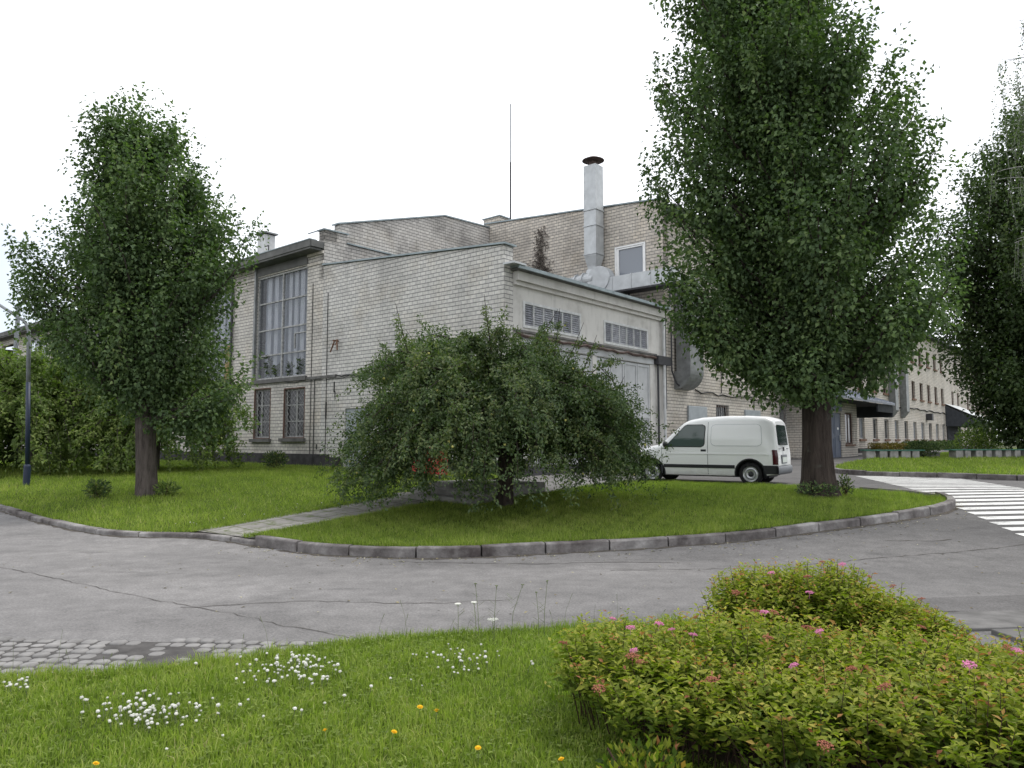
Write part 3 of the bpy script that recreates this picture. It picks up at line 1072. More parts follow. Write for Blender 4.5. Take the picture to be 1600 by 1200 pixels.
# tall windows with net curtains
for i, (a, b, c, d) in enumerate(bw_):
    if i > 5: break
    fm = MB()
    PH.frame(fm, a + 0.02, b - 0.02, c + 0.03, d - 0.02, -0.14, -0.05, 0.07)
    mid = (a + b) / 2 - 0.05
    PH.box(fm, mid - 0.035, mid + 0.035, -0.14, -0.047, c + 0.1, d - 0.09)
    hs = [c + (d - c) * q for q in (0.235, 0.475, 0.735)]
    for h in hs:
        PH.box(fm, a + 0.09, mid - 0.036, -0.13, -0.055, h - 0.028, h + 0.028)
        PH.box(fm, mid + 0.036, b - 0.09, -0.13, -0.055, h - 0.028, h + 0.028)
    # one small vent light
    PH.box(fm, a + 0.09, a + 0.95, -0.13, -0.06, hs[1] - 0.33, hs[1] - 0.29)
    PH.box(fm, a + 0.91, a + 0.95, -0.13, -0.06, hs[1] - 0.92, hs[1] - 0.33)
    win = fm.build('window', M['frame_old'], hall)
    gm = MB()
    PH.box(gm, a + 0.05, b - 0.05, -0.105, -0.098, c + 0.05, d - 0.05)
    gm.build('pane', M['glass_clear'], win)
    cm = MB()
    r = random.Random(i + 3)
    def drape(u0, u1, d0, amp, per):
        n = max(6, int((u1 - u0) / 0.02))
        ph = r.uniform(0, 6)
        rows = []
        for q in range(n + 1):
            u = u0 + (u1 - u0) * q / n
            w = math.sin((u - u0) / per * 6.283 + ph) * amp + 0.3 * amp * math.sin((u - u0) / per * 15 + ph)
            rows.append([PH.p(u, d0 + w, c), PH.p(u, d0 + w, d)])
        cm.grid(rows)
    u = a + 0.08
    while u < b - 0.3:
        w_ = r.uniform(0.22, 0.34)
        drape(u, min(u + w_, b - 0.06), -0.24, 0.018, 0.14)
        u += w_ + r.uniform(0.16, 0.30)
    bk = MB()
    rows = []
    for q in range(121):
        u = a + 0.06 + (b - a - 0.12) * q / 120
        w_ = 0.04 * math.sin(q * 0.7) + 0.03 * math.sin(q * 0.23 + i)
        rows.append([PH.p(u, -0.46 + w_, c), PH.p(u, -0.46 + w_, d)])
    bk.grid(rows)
    bk.build('fold_shade_curtain', M['curtain_fold_shade'], win, smooth=True)  # grey backing sheet paints the shaded folds between the pale drapes
    cm.build('curtain', M['curtain'], win, smooth=True)
    bm_ = MB()
    PH.box(bm_, a - 0.1, b + 0.1, -0.7, -0.69, c - 0.2, d + 0.1)
    bm_.build('interior', M['dark_metal'], win)
    sm = MB()
    PH.box(sm, a - 0.12, b + 0.10, -0.2, 0.11, c - 0.14, c + 0.02)
    sm.build('sill', M['rust'] if i == 2 else M['concrete_dark'], win)
    # pilaster rims beside the bay
    rm = MB()
    PH.box(rm, b - 0.005, b + 0.11, -0.02, 0.09, c - 0.1, 9.35)
    rm.build('edge_strip', M['galv_dark'], win)
    # plants on the sill inside
    if i < 2:
        pr = np.random.default_rng(50 + i)
        for cu, sp, hg, nl in ((mid + 1.2, 0.2, 0.9, 70), (mid + 0.6, 0.2, 0.5, 60), (mid - 0.45, 0.16, 0.45, 50), (mid - 1.2, 0.2, 0.6, 60)):
            uu = pr.normal(cu, sp, nl); zz = c + 0.12 + hg * pr.random(nl)
            stem = np.linspace(0.05, 1, nl)
            base = np.array([PH.p(cu + 0.35 * (x - cu), -0.19 + pr.normal(0, 0.01), c + 0.1 + hg * q) for x, q in zip(uu, stem)])
            v_, f_, t_ = leaf_geo(base, pr.normal(size=(nl, 3)) + [0, 0, 0.3], 0.22, 0.10, pr, pr.random(nl))
            mesh_np('sill_plant', v_, f_, M['leaf_dark'], win, t_)

# barred ground floor windows
for i, (a, b, c, d) in enumerate(gw):
    if i > 9: break
    fm = MB()
    PH.frame(fm, a + 0.03, b - 0.03, c + 0.02, d - 0.03, -0.17, -0.11, 0.09)
    mid = (a + b) / 2 + (0.18 if i % 2 else -0.05)
    PH.box(fm, mid - 0.045, mid + 0.045, -0.165, -0.105, c + 0.11, d - 0.12)
    for q in (0.34, 0.66):
        z = c + (d - c) * q
        PH.box(fm, a + 0.12, mid - 0.046, -0.16, -0.11, z - 0.02, z + 0.02)
        PH.box(fm, mid + 0.046, b - 0.12, -0.16, -0.11, z - 0.02, z + 0.02)
    win = fm.build('window', M['frame_old'], hall)
    gm = MB()
    PH.box(gm, a + 0.06, b - 0.06, -0.145, -0.138, c + 0.06, d - 0.06)
    gm.build('pane', M['glass_dark'], win)
    rv = MB()
    PH.frame(rv, a + 0.002, b - 0.002, c + 0.002, d - 0.002, -0.11, 0.006, 0.05)
    rv.build('reveal_board', M['frame_brown'], win)
    gr = MB()
    W, Hh = b - a - 0.12, d - c - 0.12
    for sg in (1, -1):
        k = -int(Hh / 0.24) - 1
        while k * 0.24 < W:
            x0 = k * 0.24
            # diagonal bar z = (u - x0) over the opening
            lo = max(0, -x0 if True else 0)
            u0, z0_ = (x0, 0) if x0 >= 0 else (0, -x0)
            u1, z1_ = (W, W - x0) if W - x0 <= Hh else (x0 + Hh, Hh)
            if u1 > u0 + 0.02:
                f1 = (lambda u: a + 0.06 + u) if sg > 0 else (lambda u: b - 0.06 - u)
                gr.tube([PH.p(f1(u0), -0.06, c + 0.06 + z0_), PH.p(f1(u1), -0.06, c + 0.06 + z1_)], 0.0055, 4, cap=False)
            k += 1
    PH.frame(gr, a + 0.05, b - 0.05, c + 0.05, d - 0.05, -0.07, -0.055, 0.015)
    gr.build('grille', M['frame_old'], win)
    sm = MB()
    PH.box(sm, a - 0.10, b + 0.12, -0.17, 0.13, c - 0.12, c + 0.015)
    sm.build('sill', M['concrete_dark'], win)

# plinth, ledge between storeys, corbel courses, pilaster strips
mb = MB(); PH.box(mb, -0.6, H_L, 0.0, 0.045, 0.1, 1.22); mb.build('plinth', M['plinth'], hall)
for a, b in [(-0.95, 0.95)] + [(bw_[k][1] + 0.12, bw_[k + 1][0] - 0.1) for k in range(6)]:
    mb = MB(); PH.box(mb, a, b, 0.0, 0.05, 4.12, 4.22); mb.build('ledge', M['concrete_dark'], hall)
for a, b in [(0.0, bw_[0][0] - 0.02)] + [(bw_[k][1] + 0.12, bw_[k + 1][0] - 0.02) for k in range(6)]:
    for z, dd in ((8.62, 0.04), (9.0, 0.06)):
        mb = MB(); PH.box(mb, a, b, 0.0, dd, z, z + 0.13); mb.build('cornice', M['brick_hall'], hall)
for k in range(6):
    mb = MB(); PH.box(mb, bw_[k][0], bw_[k][1], 0.0, 0.035, 8.76, 9.11); mb.build('frieze', M['soffit'], hall)
# roof with its overhanging eave
mb = MB()
pr = [(0.50, 9.23), (0.50, 9.46), (-3.0, 9.85), (-9.6, 11.75), (-24, 11.9), (-24, 9.0)]
for uu, cap in ((0.35, 0), (H_L, 1)):
    pass
rows = [[PH.p(u, d, z) for d, z in pr] for u in (0.64, H_L)]
mb.grid(rows)
mb.face([PH.p(0.64, d, z) for d, z in pr])
mb.build('roof', M['roof'], hall)
mb = MB(); PH.box(mb, 0.10, H_L, -0.02, 0.58, 9.12, 9.20); mb.build('soffit', M['soffit'], hall)
mb = MB(); PH.box(mb, 0.06, H_L, 0.58, 0.62, 9.20, 9.46); mb.build('fascia', M['soffit'], hall)
mb = MB(); PH.box(mb, 0.05, H_L, 0.30, 0.64, 9.464, 9.50); mb.build('roof_edge', M['coping'], hall)
mb = MB(); PH.box(mb, 0.02, 0.63, -0.02, 0.57, 9.21, 9.46); mb.build('eave_end', M['soffit'], hall)
# end wall above the annex roof
KT = [(0, 9.93), (0.95, 9.96)]
wall('wall', A2, V, NR, 1.05, 8.0, [(0, 9.95), (1.05, 9.97)], [], M['brick_end'], hall, thick=0.3)
wall('wall', A2 + V * 0.9 - NR * 0.31, V, NR, 9.0, 7.4, [(0, 10.42), (5.9, 12.16), (9.0, 12.30)], [], M['brick_end'], hall, u_off=0.9, thick=0.3)
wall('wall', A2 + V * 1.05, V, NR, 8.8, 7.4, [(0, 9.62), (8.8, 9.62)], [], M['brick_end'], hall, u_off=1.05, thick=0.3)
wall('wall', A2, U, NL, 0.36, 9.50, [(0, 9.95), (0.36, 9.95)], [], M['brick_hall'], hall, thick=0.6)
mb = MB()
mb.box(PK.p(-0.06, 0.06, 9.95), P3(V * 1.2, 0.03), P3(-NR * 0.5, 0), (0, 0, 0.05))
mb.box(PK.p(1.06, 0.07, 9.60), P3(V * 8.8, 0.0), P3(-NR * 0.36, 0), (0, 0, 0.05))
def slope_bar(mb, pl, pts, d0, d1, th):
    for (u0, z0), (u1, z1) in zip(pts[:-1], pts[1:]):
        a = pl.p(u0, d0, z0); b = pl.p(u1, d0, z1)
        mb.box(a, b - a, P3(pl.N * (d1 - d0), 0), (0, 0, th))
slope_bar(mb, PK, [(0.82, 10.42), (6.8, 12.17)], -0.26, -0.7, 0.06)
slope_bar(mb, PK, [(6.8, 12.17), (9.9, 12.31)], -0.26, -0.7, 0.06)
mb.box(PK.p(-0.07, 0.07, 9.93), P3(U * 0.5, 0), P3(-NR * 0.6, 0), (0, 0, 0.055))
mb.build('coping', M['coping'], hall)
# back mass so that nothing is hollow
mb = MB()
mb.box(P3(A2 + V * 16, 0.2), P3(U * H_L, 0), P3(V * 0.3, 0), (0, 0, 9.6))
mb.box(P3(A2 + U * H_L, 0.2), P3(V * 16, 0), P3(U * 0.3, 0), (0, 0, 9.6))
mb.build('back_wall', M['brick_hall'], hall)
# small chimney on the roof
mb = MB(); c = PH.p(14.85 - T_H, -0.6, 9.6)
mb.box(c, P3(U * 0.62, 0), P3(-NL * 0.5, 0), (0, 0, 1.30))
ch = mb.build('chimney', M['white_metal'], hall)
mb = MB(); mb.box(PH.p(14.85 - T_H - 0.1, -0.5, 10.95), P3(U * 0.82, 0), P3(-NL * 0.7, 0), (0, 0, 0.06))
mb.box(PH.p(14.85 - T_H + 0.05, -0.65, 10.90), P3(U * 0.1, 0), P3(-NL * 0.4, 0), (0, 0, 0.06))
mb.build('chimney_cap', M['galv_dark'], ch)
mb = MB(); PH.box(mb, 13.0 - T_H, 13.3 - T_H, 0.3, 0.34, 9.85, 9.88); PH.box(mb, 13.0 - T_H, 13.03 - T_H, 0.3, 0.34, 9.6, 9.85)
mb.build('roof_hook', M['dark_metal'], hall)
# ochre board in the second bay, downpipe between bays
mb = MB(); a, b, c, d = bw_[1]; PH.box(mb, a + 0.12, a + 0.55, -0.09, -0.06, c + 0.1, c + 1.75); mb.build('boarded_pane', M['wood_ply'], hall)
mb = MB(); u = 16.25 - T_H; mb.tube([PH.p(u, 0.09, z) for z in (0.7, 3.0, 6.0, 9.3)], 0.055, 8); mb.build('downpipe', M['dark_metal'], hall)

# ---- the annex (corner)
annex = thing('brick_annex', P3(CO, 0.55), 'low pale brick annex with sloping parapet, louvred windows and grey gates', 'building')
wall('wall', CO, U, NL, T_H - 0.25, 0.2, [(0, 7.72), (T_H - 0.25, 8.52)], [(6.30, 7.80, 0.72, 2.92)], M['brick'], annex, 0.12, thick=0.42)
PA = PL
mb = MB(); slope_bar(mb, PL, [(0.17, 7.735), (T_H + 0.02, 8.54)], 0.07, -0.5, 0.055); mb.build('coping', M['coping'], annex)
mb = MB(); PL.box(mb, 6.56, 8.04, -0.1, -0.05, 0.73, 2.91)
dr = mb.build('door', M['panel_grey'], annex)
mb = MB(); PL.box(mb, 6.7, 6.75, -0.05, 0.0, 1.7, 1.85); mb.build('handle', M['dark_metal'], dr)
mb = MB(); PL.box(mb, 0.27, 6.5, 0.0, 0.04, 0.1, 1.12); PL.box(mb, 8.1, T_H - 0.62, 0.0, 0.04, 0.1, 1.12); mb.build('plinth', M['plinth'], annex)
# ledge with a cable, and hooks
mb = MB()
def wavy(pl, u0, u1, z, amp, n, d, seed):
    r = random.Random(seed)
    return [pl.p(u0 + (u1 - u0) * k / n, d + r.uniform(-0.01, 0.01), z + r.uniform(-amp, amp) - amp * 2 * math.sin(math.pi * ((k * 0.37) % 1))) for k in range(n + 1)]
mb.tube(wavy(PL, 0.3, 8.6, 4.20, 0.04, 24, 0.05, 3), 0.025, 5)
mb.tube(wavy(PL, 0.3, 12.0, 4.12, 0.03, 30, 0.06, 4), 0.014, 5)
mb.tube([PL.p(9.95, 0.04, z) for z in (0.8, 2.2, 4.1)], 0.018, 5)
mb.tube([PL.p(9.2, 0.03, z) for z in (0.8, 2.9, 4.2, 7.4)], 0.014, 5)
mb.tube([PL.p(10.2, 0.03, z) for z in (0.8, 2.9, 4.2, 7.9)], 0.014, 5)
mb.build('cable', M['cable'], annex)
mb = MB()
mb.box(PL.p(8.50, 0.0, 5.45), P3(U * 0.05, 0), P3(NL * 0.25, 0), (0, 0, 0.05))
mb.tube([PL.p(8.5, 0.2, 5.45), PL.p(8.72, 0.22, 5.05)], 0.03, 5)
mb.tube([PL.p(8.35, 0.2, 5.5), PL.p(8.30, 0.22, 5.1)], 0.03, 5)
mb.tube([PL.p(8.7, 0.15, 5.35), PL.p(8.45, 0.2, 5.3), PL.p(8.3, 0.2, 5.48)], 0.02, 5)
mb.build('wall_bracket', M['rust'], annex)
mb = MB()
for (t, z0, z1, w) in ((8.7, 3.55, 3.95, 0.05), (8.65, 3.35, 3.6, 0.03), (9.18, 2.6, 3.2, 0.07), (9.75, 1.4, 1.6, 0.05), (9.5, 1.3, 1.42, 0.05)):
    mb.box(PL.p(t, 0.002, z0), P3(U * w, 0), P3(NL * 0.02, 0), (0, 0, z1 - z0))
mb.build('wall_scar', M['cable'], annex)
# louvred front: gates below, stucco above
gh = [(0.92, 4.0, 5.30, 6.08), (5.5, 8.56, 5.26, 6.06)]
gates = [(1.2, 4.75, 0.62, 4.72), (5.0, 8.75, 0.62, 4.72)]
wall('wall', CO + V * 0.42, V, NR, S_E - 0.42, 0.2, [(0, 6.95), (S_E - 0.42, 6.95)], [(a - 0.42, b - 0.42, c, d) for a, b, c, d in gh + gates], M['stucco'], annex, 0.14)
for i, (a, b, c, d) in enumerate(gh):
    fm = MB()
    PR.frame(fm, a - 0.03, b + 0.03, c - 0.03, d + 0.03, -0.06, 0.03, 0.085)
    for k in range(1, 6):
        u = a + (b - a) * k / 6
        PR.box(fm, u - 0.02, u + 0.02, -0.06, 0.018, c + 0.055, d - 0.055)
    win = fm.build('louvre_window', M['white_metal'], annex)
    r = random.Random(i + 11)
    for k in range(6):
        u0 = a + (b - a) * k / 6 + 0.03; u1 = a + (b - a) * (k + 1) / 6 - 0.03
        lm = MB()
        n = 9
        for q in range(n):
            z = c + 0.06 + (d - c - 0.12) * (q + 0.5) / n
            o = PR.p(u0, -0.05, z + 0.035)
            lm.box(o, P3(V * (u1 - u0), 0), P3(NR * 0.05, -0.055), (0, 0, 0.012))
        PR.box(lm, u0, u1, -0.08, -0.07, c, d)
        lm.build('slat_panel', M['louvre'] if r.random() < 0.55 else M['louvre_pale'], win)
mb = MB(); mb.tube(wavy(PR, 0.5, 9.3, 5.02, 0.025, 26, 0.10, 8), 0.05, 6); mb.build('pipe', M['rust_dark'], annex)
mb = MB(); PR.box(mb, 0.45, 9.2, 0.0, 0.07, 5.10, 5.17); mb.build('ledge', M['concrete_dark'], annex)
mb = MB(); PR.box(mb, 0.7, 9.0, 0.0, 0.03, 4.74, 4.94); mb.build('lintel', M['gate_grey'], annex)
for i, (a, b, c, d) in enumerate(gates):
    gm = MB()
    n = 4
    for k in range(n):
        u0 = a + (b - a) * k / n + 0.015; u1 = a + (b - a) * (k + 1) / n - 0.015
        PR.box(gm, u0, u1, -0.10, -0.05, c + 0.3, d - 0.02)
        PR.frame(gm, u0, u1, c + 0.32, d - 0.04, -0.05, -0.02, 0.09)
        PR.box(gm, u0 + 0.09, u1 - 0.09, -0.05, -0.022, 2.6, 2.72)
    gt = gm.build('gate', M['gate_grey'], annex)
    hm = MB(); PR.box(hm, (a + b) / 2 + 0.05, (a + b) / 2 + 0.1, -0.02, 0.05, 1.6, 1.9); hm.build('handle', M['dark_metal'], gt)
    km = MB(); PR.box(km, a + 0.01, b - 0.01, -0.09, -0.035, c, c + 0.3); km.build('kick_plate', M['dark_metal'], gt)
for a, b in ((0.0, 1.18), (4.78, 4.98), (8.78, S_E)):
    mb = MB(); PR.box(mb, a + 0.002, b, 0.0, 0.04, 0.1, 1.15); mb.build('plinth', M['plinth'], annex)
# eave, cornice and gutter
mb = MB(); PR.box(mb, 0.43, S_E - 0.3, 0.002, 0.10, 6.55, 6.68); PR.box(mb, 0.43, S_E - 0.3, 0.002, 0.20, 6.68, 6.96); mb.build('cornice', M['stucco'], annex)
mb = MB(); PR.box(mb, 0.30, S_E - 0.25, -0.25, 0.36, 6.965, 7.03); mb.build('eave_board', M['soffit'], annex)
mb = MB(); PR.box(mb, 0.22, S_E - 0.2, 0.362, 0.43, 6.98, 7.085)
PR.box(mb, 0.22, S_E - 0.2, 0.05, 0.361, 7.035, 7.075); mb.build('gutter', M['coping'], annex)
mb = MB(); PR.box(mb, -0.08, 0.5, 0.02, 0.47, 7.08, 7.14); mb.build('gutter_end', M['galv'], annex)
mb = MB()
mb.face([PR.p(0.42, 0.1, 7.06), PR.p(S_E, 0.1, 7.06), PR.p(S_E, -T_H, 8.3), PR.p(0.42, -T_H, 8.3)])
mb.build('roof', M['roof'], annex)

# ---- the office block (right)
office = thing('office_block', P3(E2, 0.6), 'tall weathered brick office block running far back to the right behind the parked van', 'building')
OL = 86.0
fl = [(36.86, 38.2), (40.25, 41.5), (43.4, 44.65), (46.45, 47.65), (49.55, 50.8), (52.65, 53.85), (55.6, 56.9), (58.7, 59.95), (61.75, 63.0), (64.75, 65.95), (78.8, 80.1), (82.2, 83.3), (85.2, 86.2), (88.0, 89.2)]
holes = []
low = [(a - S_E, b - S_E, 1.86, 3.36) for a, b in fl]
up = [(a - S_E, b - S_E, 5.33, 6.85) for a, b in fl] + [(70.0 - S_E, 71.2 - S_E, 5.33, 6.85), (73.0 - S_E, 74.2 - S_E, 5.33, 6.85)]
top_w = [(a - S_E, b - S_E, 8.5, 9.9) for a, b in fl if a > 34]
bar_w = (14.6 - S_E, 16.0 - S_E, 2.55, 3.36)
bar_w2 = (22.3 - S_E, 23.4 - S_E, 1.9, 3.7)
holes = low + up + top_w + [bar_w, bar_w2]
wall('wall', E2, V, NR, OL, 0.2, [(0, 11.2), (OL, 11.2)], holes, M['brick_office'], office, 0.22)
PO = Plane(E2, V, NR)
for kind_, hs in (('low', low), ('up', up), ('top', top_w)):
    for (a, b, c, d) in hs:
        fm = MB()
        PO.frame(fm, a + 0.02, b - 0.02, c + 0.02, d - 0.02, -0.20, -0.12, 0.07)
        PO.box(fm, (a + b) / 2 - 0.03, (a + b) / 2 + 0.03, -0.19, -0.125, c + 0.09, d - 0.09)
        win = fm.build('window', M['frame_old'] if kind_ == 'low' else M['frame_brown'], office)
        gm = MB(); PO.box(gm, a + 0.05, b - 0.05, -0.17, -0.16, c + 0.05, d - 0.05)
        gm.build('pane', M['glass_blind'] if kind_ == 'low' and (a * 7) % 1 > 0.3 else M['glass_dark'], win)
        sm = MB(); PO.box(sm, a - 0.08, b + 0.08, -0.2, 0.10, c - 0.12, c + 0.01); sm.build('sill', M['rust'], win)
for i, (a, b, c, d) in enumerate((bar_w, bar_w2)):
    fm = MB(); PO.frame(fm, a + 0.02, b - 0.02, c + 0.02, d - 0.02, -0.18, -0.12, 0.06)
    win = fm.build('window', M['frame_brown'], office)
    gm = MB(); PO.box(gm, a + 0.05, b - 0.05, -0.16, -0.15, c + 0.05, d - 0.05); gm.build('pane', M['glass_dark'], win)
    gr = MB()
    n = 6
    for k in range(n):
        u = a + 0.1 + (b - a - 0.2) * k / (n - 1)
        gr.tube([PO.p(u, -0.03, c), PO.p(u + 0.07, -0.03, (c + d) / 2), PO.p(u, -0.03, d)], 0.014, 5)
    gr.build('grille', M['frame_old'], win)
for i, (a, b, c, d) in enumerate(((11.8, 13.55, 1.9, 3.22), (17.7, 19.55, 2.3, 3.24))):
    mb = MB(); PO.box(mb, a - S_E, b - S_E, 0.0, 0.09, c, d); mb.build('shutter_panel', M['panel_grey'], office, bevel=0.02)
mb = MB(); PO.box(mb, 0.05, 12.5, 0.0, 0.05, 0.1, 1.1); PO.box(mb, 21.0, OL, 0.0, 0.05, 0.1, 1.25); mb.build('plinth', M['plinth'], office)
mb = MB(); mb.tube(wavy(PO, 2.6, 12.5, 3.92, 0.06, 18, 0.04, 21), 0.03, 5); mb.tube(wavy(PO, 28.0, 58.0, 4.55, 0.08, 30, 0.05, 22), 0.05, 5)
mb.tube([PO.p(5.2, 0.04, z) for z in (3.9, 5, 7)], 0.02, 5); mb.tube([PO.p(8.9, 0.04, z) for z in (3.2, 5, 7)], 0.02, 5)
mb.build('cable', M['cable'], office)
# gable above the annex roof
tw = (1.06, 2.60, 8.66, 10.08)
wall('wall', E2, U, NL, 9.75, 7.2, [(0, 11.68), (9.75, 12.52)], [(tw[0] - 0.25, tw[1] - 0.25, tw[2], tw[3])], M['brick_tall'], office, 0.12, thick=0.4)
mb = MB(); slope_bar(mb, PT, [(0.17, 11.69), (10.2, 12.55)], 0.06, -0.5, 0.06); mb.box(PT.p(9.15, 0.05, 12.80), P3(U * 1.2, 0), P3(-NL * 0.8, 0), (0, 0, 0.05)); mb.build('coping', M['coping'], office)
mb = MB(); mb.box(PT.p(9.22, 0.0, 12.45), P3(U * 1.05, 0), P3(-NL * 0.7, 0), (0, 0, 0.345)); mb.build('parapet_stub', M['brick_tall'], office)
fm = MB()
a, b, c, d = tw
PT.frame(fm, a + 0.02, b - 0.02, c + 0.02, d - 0.02, -0.10, 0.012, 0.07)
win = fm.build('window', M['upvc'], office)
gm = MB(); PT.box(gm, a + 0.06, b - 0.2, -0.06, -0.05, c + 0.06, d - 0.08); gm.build('pane', M['glass_blind'], win)
sm = MB(); PT.frame(sm, a + 0.09, b - 0.16, c + 0.09, d - 0.11, -0.049, 0.0, 0.055); PT.box(sm, b - 0.159, b - 0.09, -0.08, -0.02, c + 0.09, d - 0.11); sm.build('sash', M['upvc'], win)
sl = MB(); sl.box(PT.p(a - 0.06, 0.015, c - 0.03), P3(U * (b - a + 0.12), 0), P3(NL * 0.14, -0.07), (0, 0, 0.045)); sl.build('sill', M['upvc'], win)
# roof
mb = MB()
mb.grid([[PO.p(u, 0.55, 11.25), PO.p(u, 0.55, 11.42), PO.p(u, -10.2, 12.55), PO.p(u, -20, 11.4), PO.p(u, -20, 0.3)] for u in (0.05, OL)])
mb.build('roof', M['roof'], office)
mb = MB(); PO.box(mb, 0.02, OL, -0.02, 0.54, 11.16, 11.245); mb.build('soffit', M['fascia_dark'], office)
mb = MB(); mb.box(P3(E2 + V * OL, 0.2), P3(U * 20, 0), P3(V * 0.3, 0), (0, 0, 11.2)); mb.build('end_wall', M['brick_office'], office)
# climber skeleton on the gable
vr = np.random.default_rng(12)
n = 900
uu = np.concatenate([vr.normal(6.6, 0.18, 500), vr.normal(6.85, 0.3, 260), vr.normal(6.3, 0.25, 140)])
zz = np.concatenate([vr.uniform(8.2, 11.6, 500), vr.uniform(8.2, 10.3, 260), vr.uniform(8.3, 9.9, 140)])
base = np.array([PT.p(x, 0.03 + abs(vr.normal(0, 0.05)), z) for x, z in zip(uu, zz)])
v_, f_, t_ = leaf_geo(base, vr.normal(size=(n, 3)) * [0.6, 0.6, 1.0], 0.22, 0.05, vr, vr.random(n))
mesh_np('dead_climber', v_, f_, M['vine'], office, t_)
# square vent stack on the gable
mb = MB()
u0, u1 = 3.06, 3.68
PT.box(mb, u0, u1, 0.12, 0.72, 9.7, 13.72)
for z in (11.0, 11.7, 9.75):
    PT.frame(mb, u0 - 0.02, u1 + 0.02, z, z + 0.05, 0.10, 0.74, 0.03)
    PT.box(mb, u0 - 0.03, u1 + 0.03, 0.10, 0.75, z, z + 0.045)
rows = []
for z, s in ((9.7, 0.0), (9.25, 0.1), (9.05, 0.12)):
    rows.append([PT.p(u0 + s, 0.12 + s, z), PT.p(u1 - s, 0.12 + s, z), PT.p(u1 - s, 0.72 - s, z), PT.p(u0 + s, 0.72 - s, z)])
mb.grid(rows, closed=True)
stack = mb.build('vent_stack', M['galv'], office)
mb = MB()
cx = PT.p((u0 + u1) / 2, 0.42, 13.98)
mb.lathe([(0.02, 0.16), (0.25, 0.13), (0.48, 0.02), (0.49, 0.0), (0.40, 0.0), (0.05, -0.1)], cx, n=20)
for du in (-0.25, 0.25):
    mb.tube([PT.p((u0 + u1) / 2 + du, 0.42, 13.7), PT.p((u0 + u1) / 2 + du, 0.42, 14.0)], 0.015, 5)
mb.lathe([(0.2, 0), (0.2, 0.25)], PT.p((u0 + u1) / 2, 0.42, 13.7), n=12)
mb.build('stack_cap', M['rust_dark'], stack)
# fan drum and horizontal duct on the annex roof
mb = MB()
mb.lathe([(0.02, -0.24), (0.54, -0.24), (0.56, -0.2), (0.56, 0.2), (0.54, 0.24), (0.02, 0.24)], PT.p(2.8, 0.75, 8.55), axis=P3(NL, 0), n=28)
mb.lathe([(0.30, 0.0), (0.30, 0.5), (0.36, 0.5), (0.36, 0.56), (0.30, 0.56), (0.26, 0.9), (0.34, 0.9), (0.34, 0.95), (0.26, 0.96), (0.26, 1.7)], PT.p(3.1, 0.72, 8.62), axis=P3(U, 0), n=20)
mb.tube([PT.p(3.5, 0.42, 9.06), PT.p(3.5, 0.5, 8.8), PT.p(3.4, 0.7, 8.6)], 0.25, 12)
mb.build('fan_casing', M['galv'], office, smooth=False)
mb = MB()
PT.box(mb, -0.7, 2.75, 0.35, 0.95, 7.95, 8.55)
for u in (-0.6, 0.3, 1.2, 2.1):
    PT.box(mb, u, u + 0.04, 0.33, 0.97, 7.93, 8.57)
mb.build('duct', M['galv'], office)
mb = MB()
PT.box(mb, -0.9, 2.0, 0.3, 1.0, 7.86, 7.93)
for u in (-0.5, 1.6):
    PT.box(mb, u, u + 0.06, 0.4, 0.46, 7.1, 7.86); PT.box(mb, u, u + 0.06, 0.8, 0.86, 7.1, 7.86)
mb.build('duct_stand', M['dark_metal'], office)
mb = MB()
PO.box(mb, 0.75, 1.95, 0.12, 0.75, 4.6, 8.5)
for z in (5.6, 6.8):
    PO.box(mb, 0.73, 1.97, 0.10, 0.77, z, z + 0.04)
rows = []
for k in range(9):
    an = math.pi / 2 * k / 8
    rr = 0.75
    rows.append([PO.p(0.75, 0.0 + 0.75 * math.cos(an), 4.6 - 0.75 * math.sin(an)), PO.p(1.95, 0.75 * math.cos(an), 4.6 - 0.75 * math.sin(an)), PO.p(1.95, 0.0, 4.6), PO.p(0.75, 0.0, 4.6)])
mb.grid(rows, closed=True)
mb.build('wall_duct', M['galv_dark'], office)
mb = MB()
mb.tube([PO.p(-0.35, 0.16, z) for z in (0.6, 3, 6.6)], 0.06, 8)
mb.build('downpipe', M['white_metal'], office)
mb = MB()
mb.tube([PO.p(-0.75, 0.10, z) for z in (0.6, 3, 5.0)], 0.045, 6); mb.tube([PO.p(-0.15, 0.1, z) for z in (3.0, 5.2, 7.0)], 0.05, 6)
mb.tube([PO.p(0.35, 0.12, 7.0), PO.p(0.35, 0.12, 4.6), PO.p(0.55, 0.2, 4.1), PO.p(0.95, 0.25, 3.9)], 0.035, 6)
PO.box(mb, -0.9, 0.1, 0.02, 0.22, 4.75, 5.1)
mb.build('cable_run', M['dark_metal'], office)
# dark vertical vents on the far facade
for s0, z0, z1 in ((44.9, 3.6, 8.0), (48.4, 3.6, 8.0), (57.6, 3.6, 4.2)):
    mb = MB()
    w = 0.9 if z1 > 5 else 0.6
    PO.box(mb, s0 - S_E, s0 - S_E + w, 0.03, 0.5, z0 + 0.5 if z1 > 5 else z0, z1)
    if z1 > 5:
        rows = [[PO.p(s0 - S_E, 0.03, z0 + 0.5), PO.p(s0 - S_E + w, 0.03, z0 + 0.5), PO.p(s0 - S_E + w, 0.5, z0 + 0.5), PO.p(s0 - S_E, 0.5, z0 + 0.5)], [PO.p(s0 - S_E, 0.03, z0), PO.p(s0 - S_E + w, 0.03, z0), PO.p(s0 - S_E + w, 0.12, z0), PO.p(s0 - S_E, 0.12, z0)]]
        mb.grid(rows, closed=True)
    mb.build('vent_shaft', M['galv_dark'] if z1 > 5 else M['dark_metal'], office)

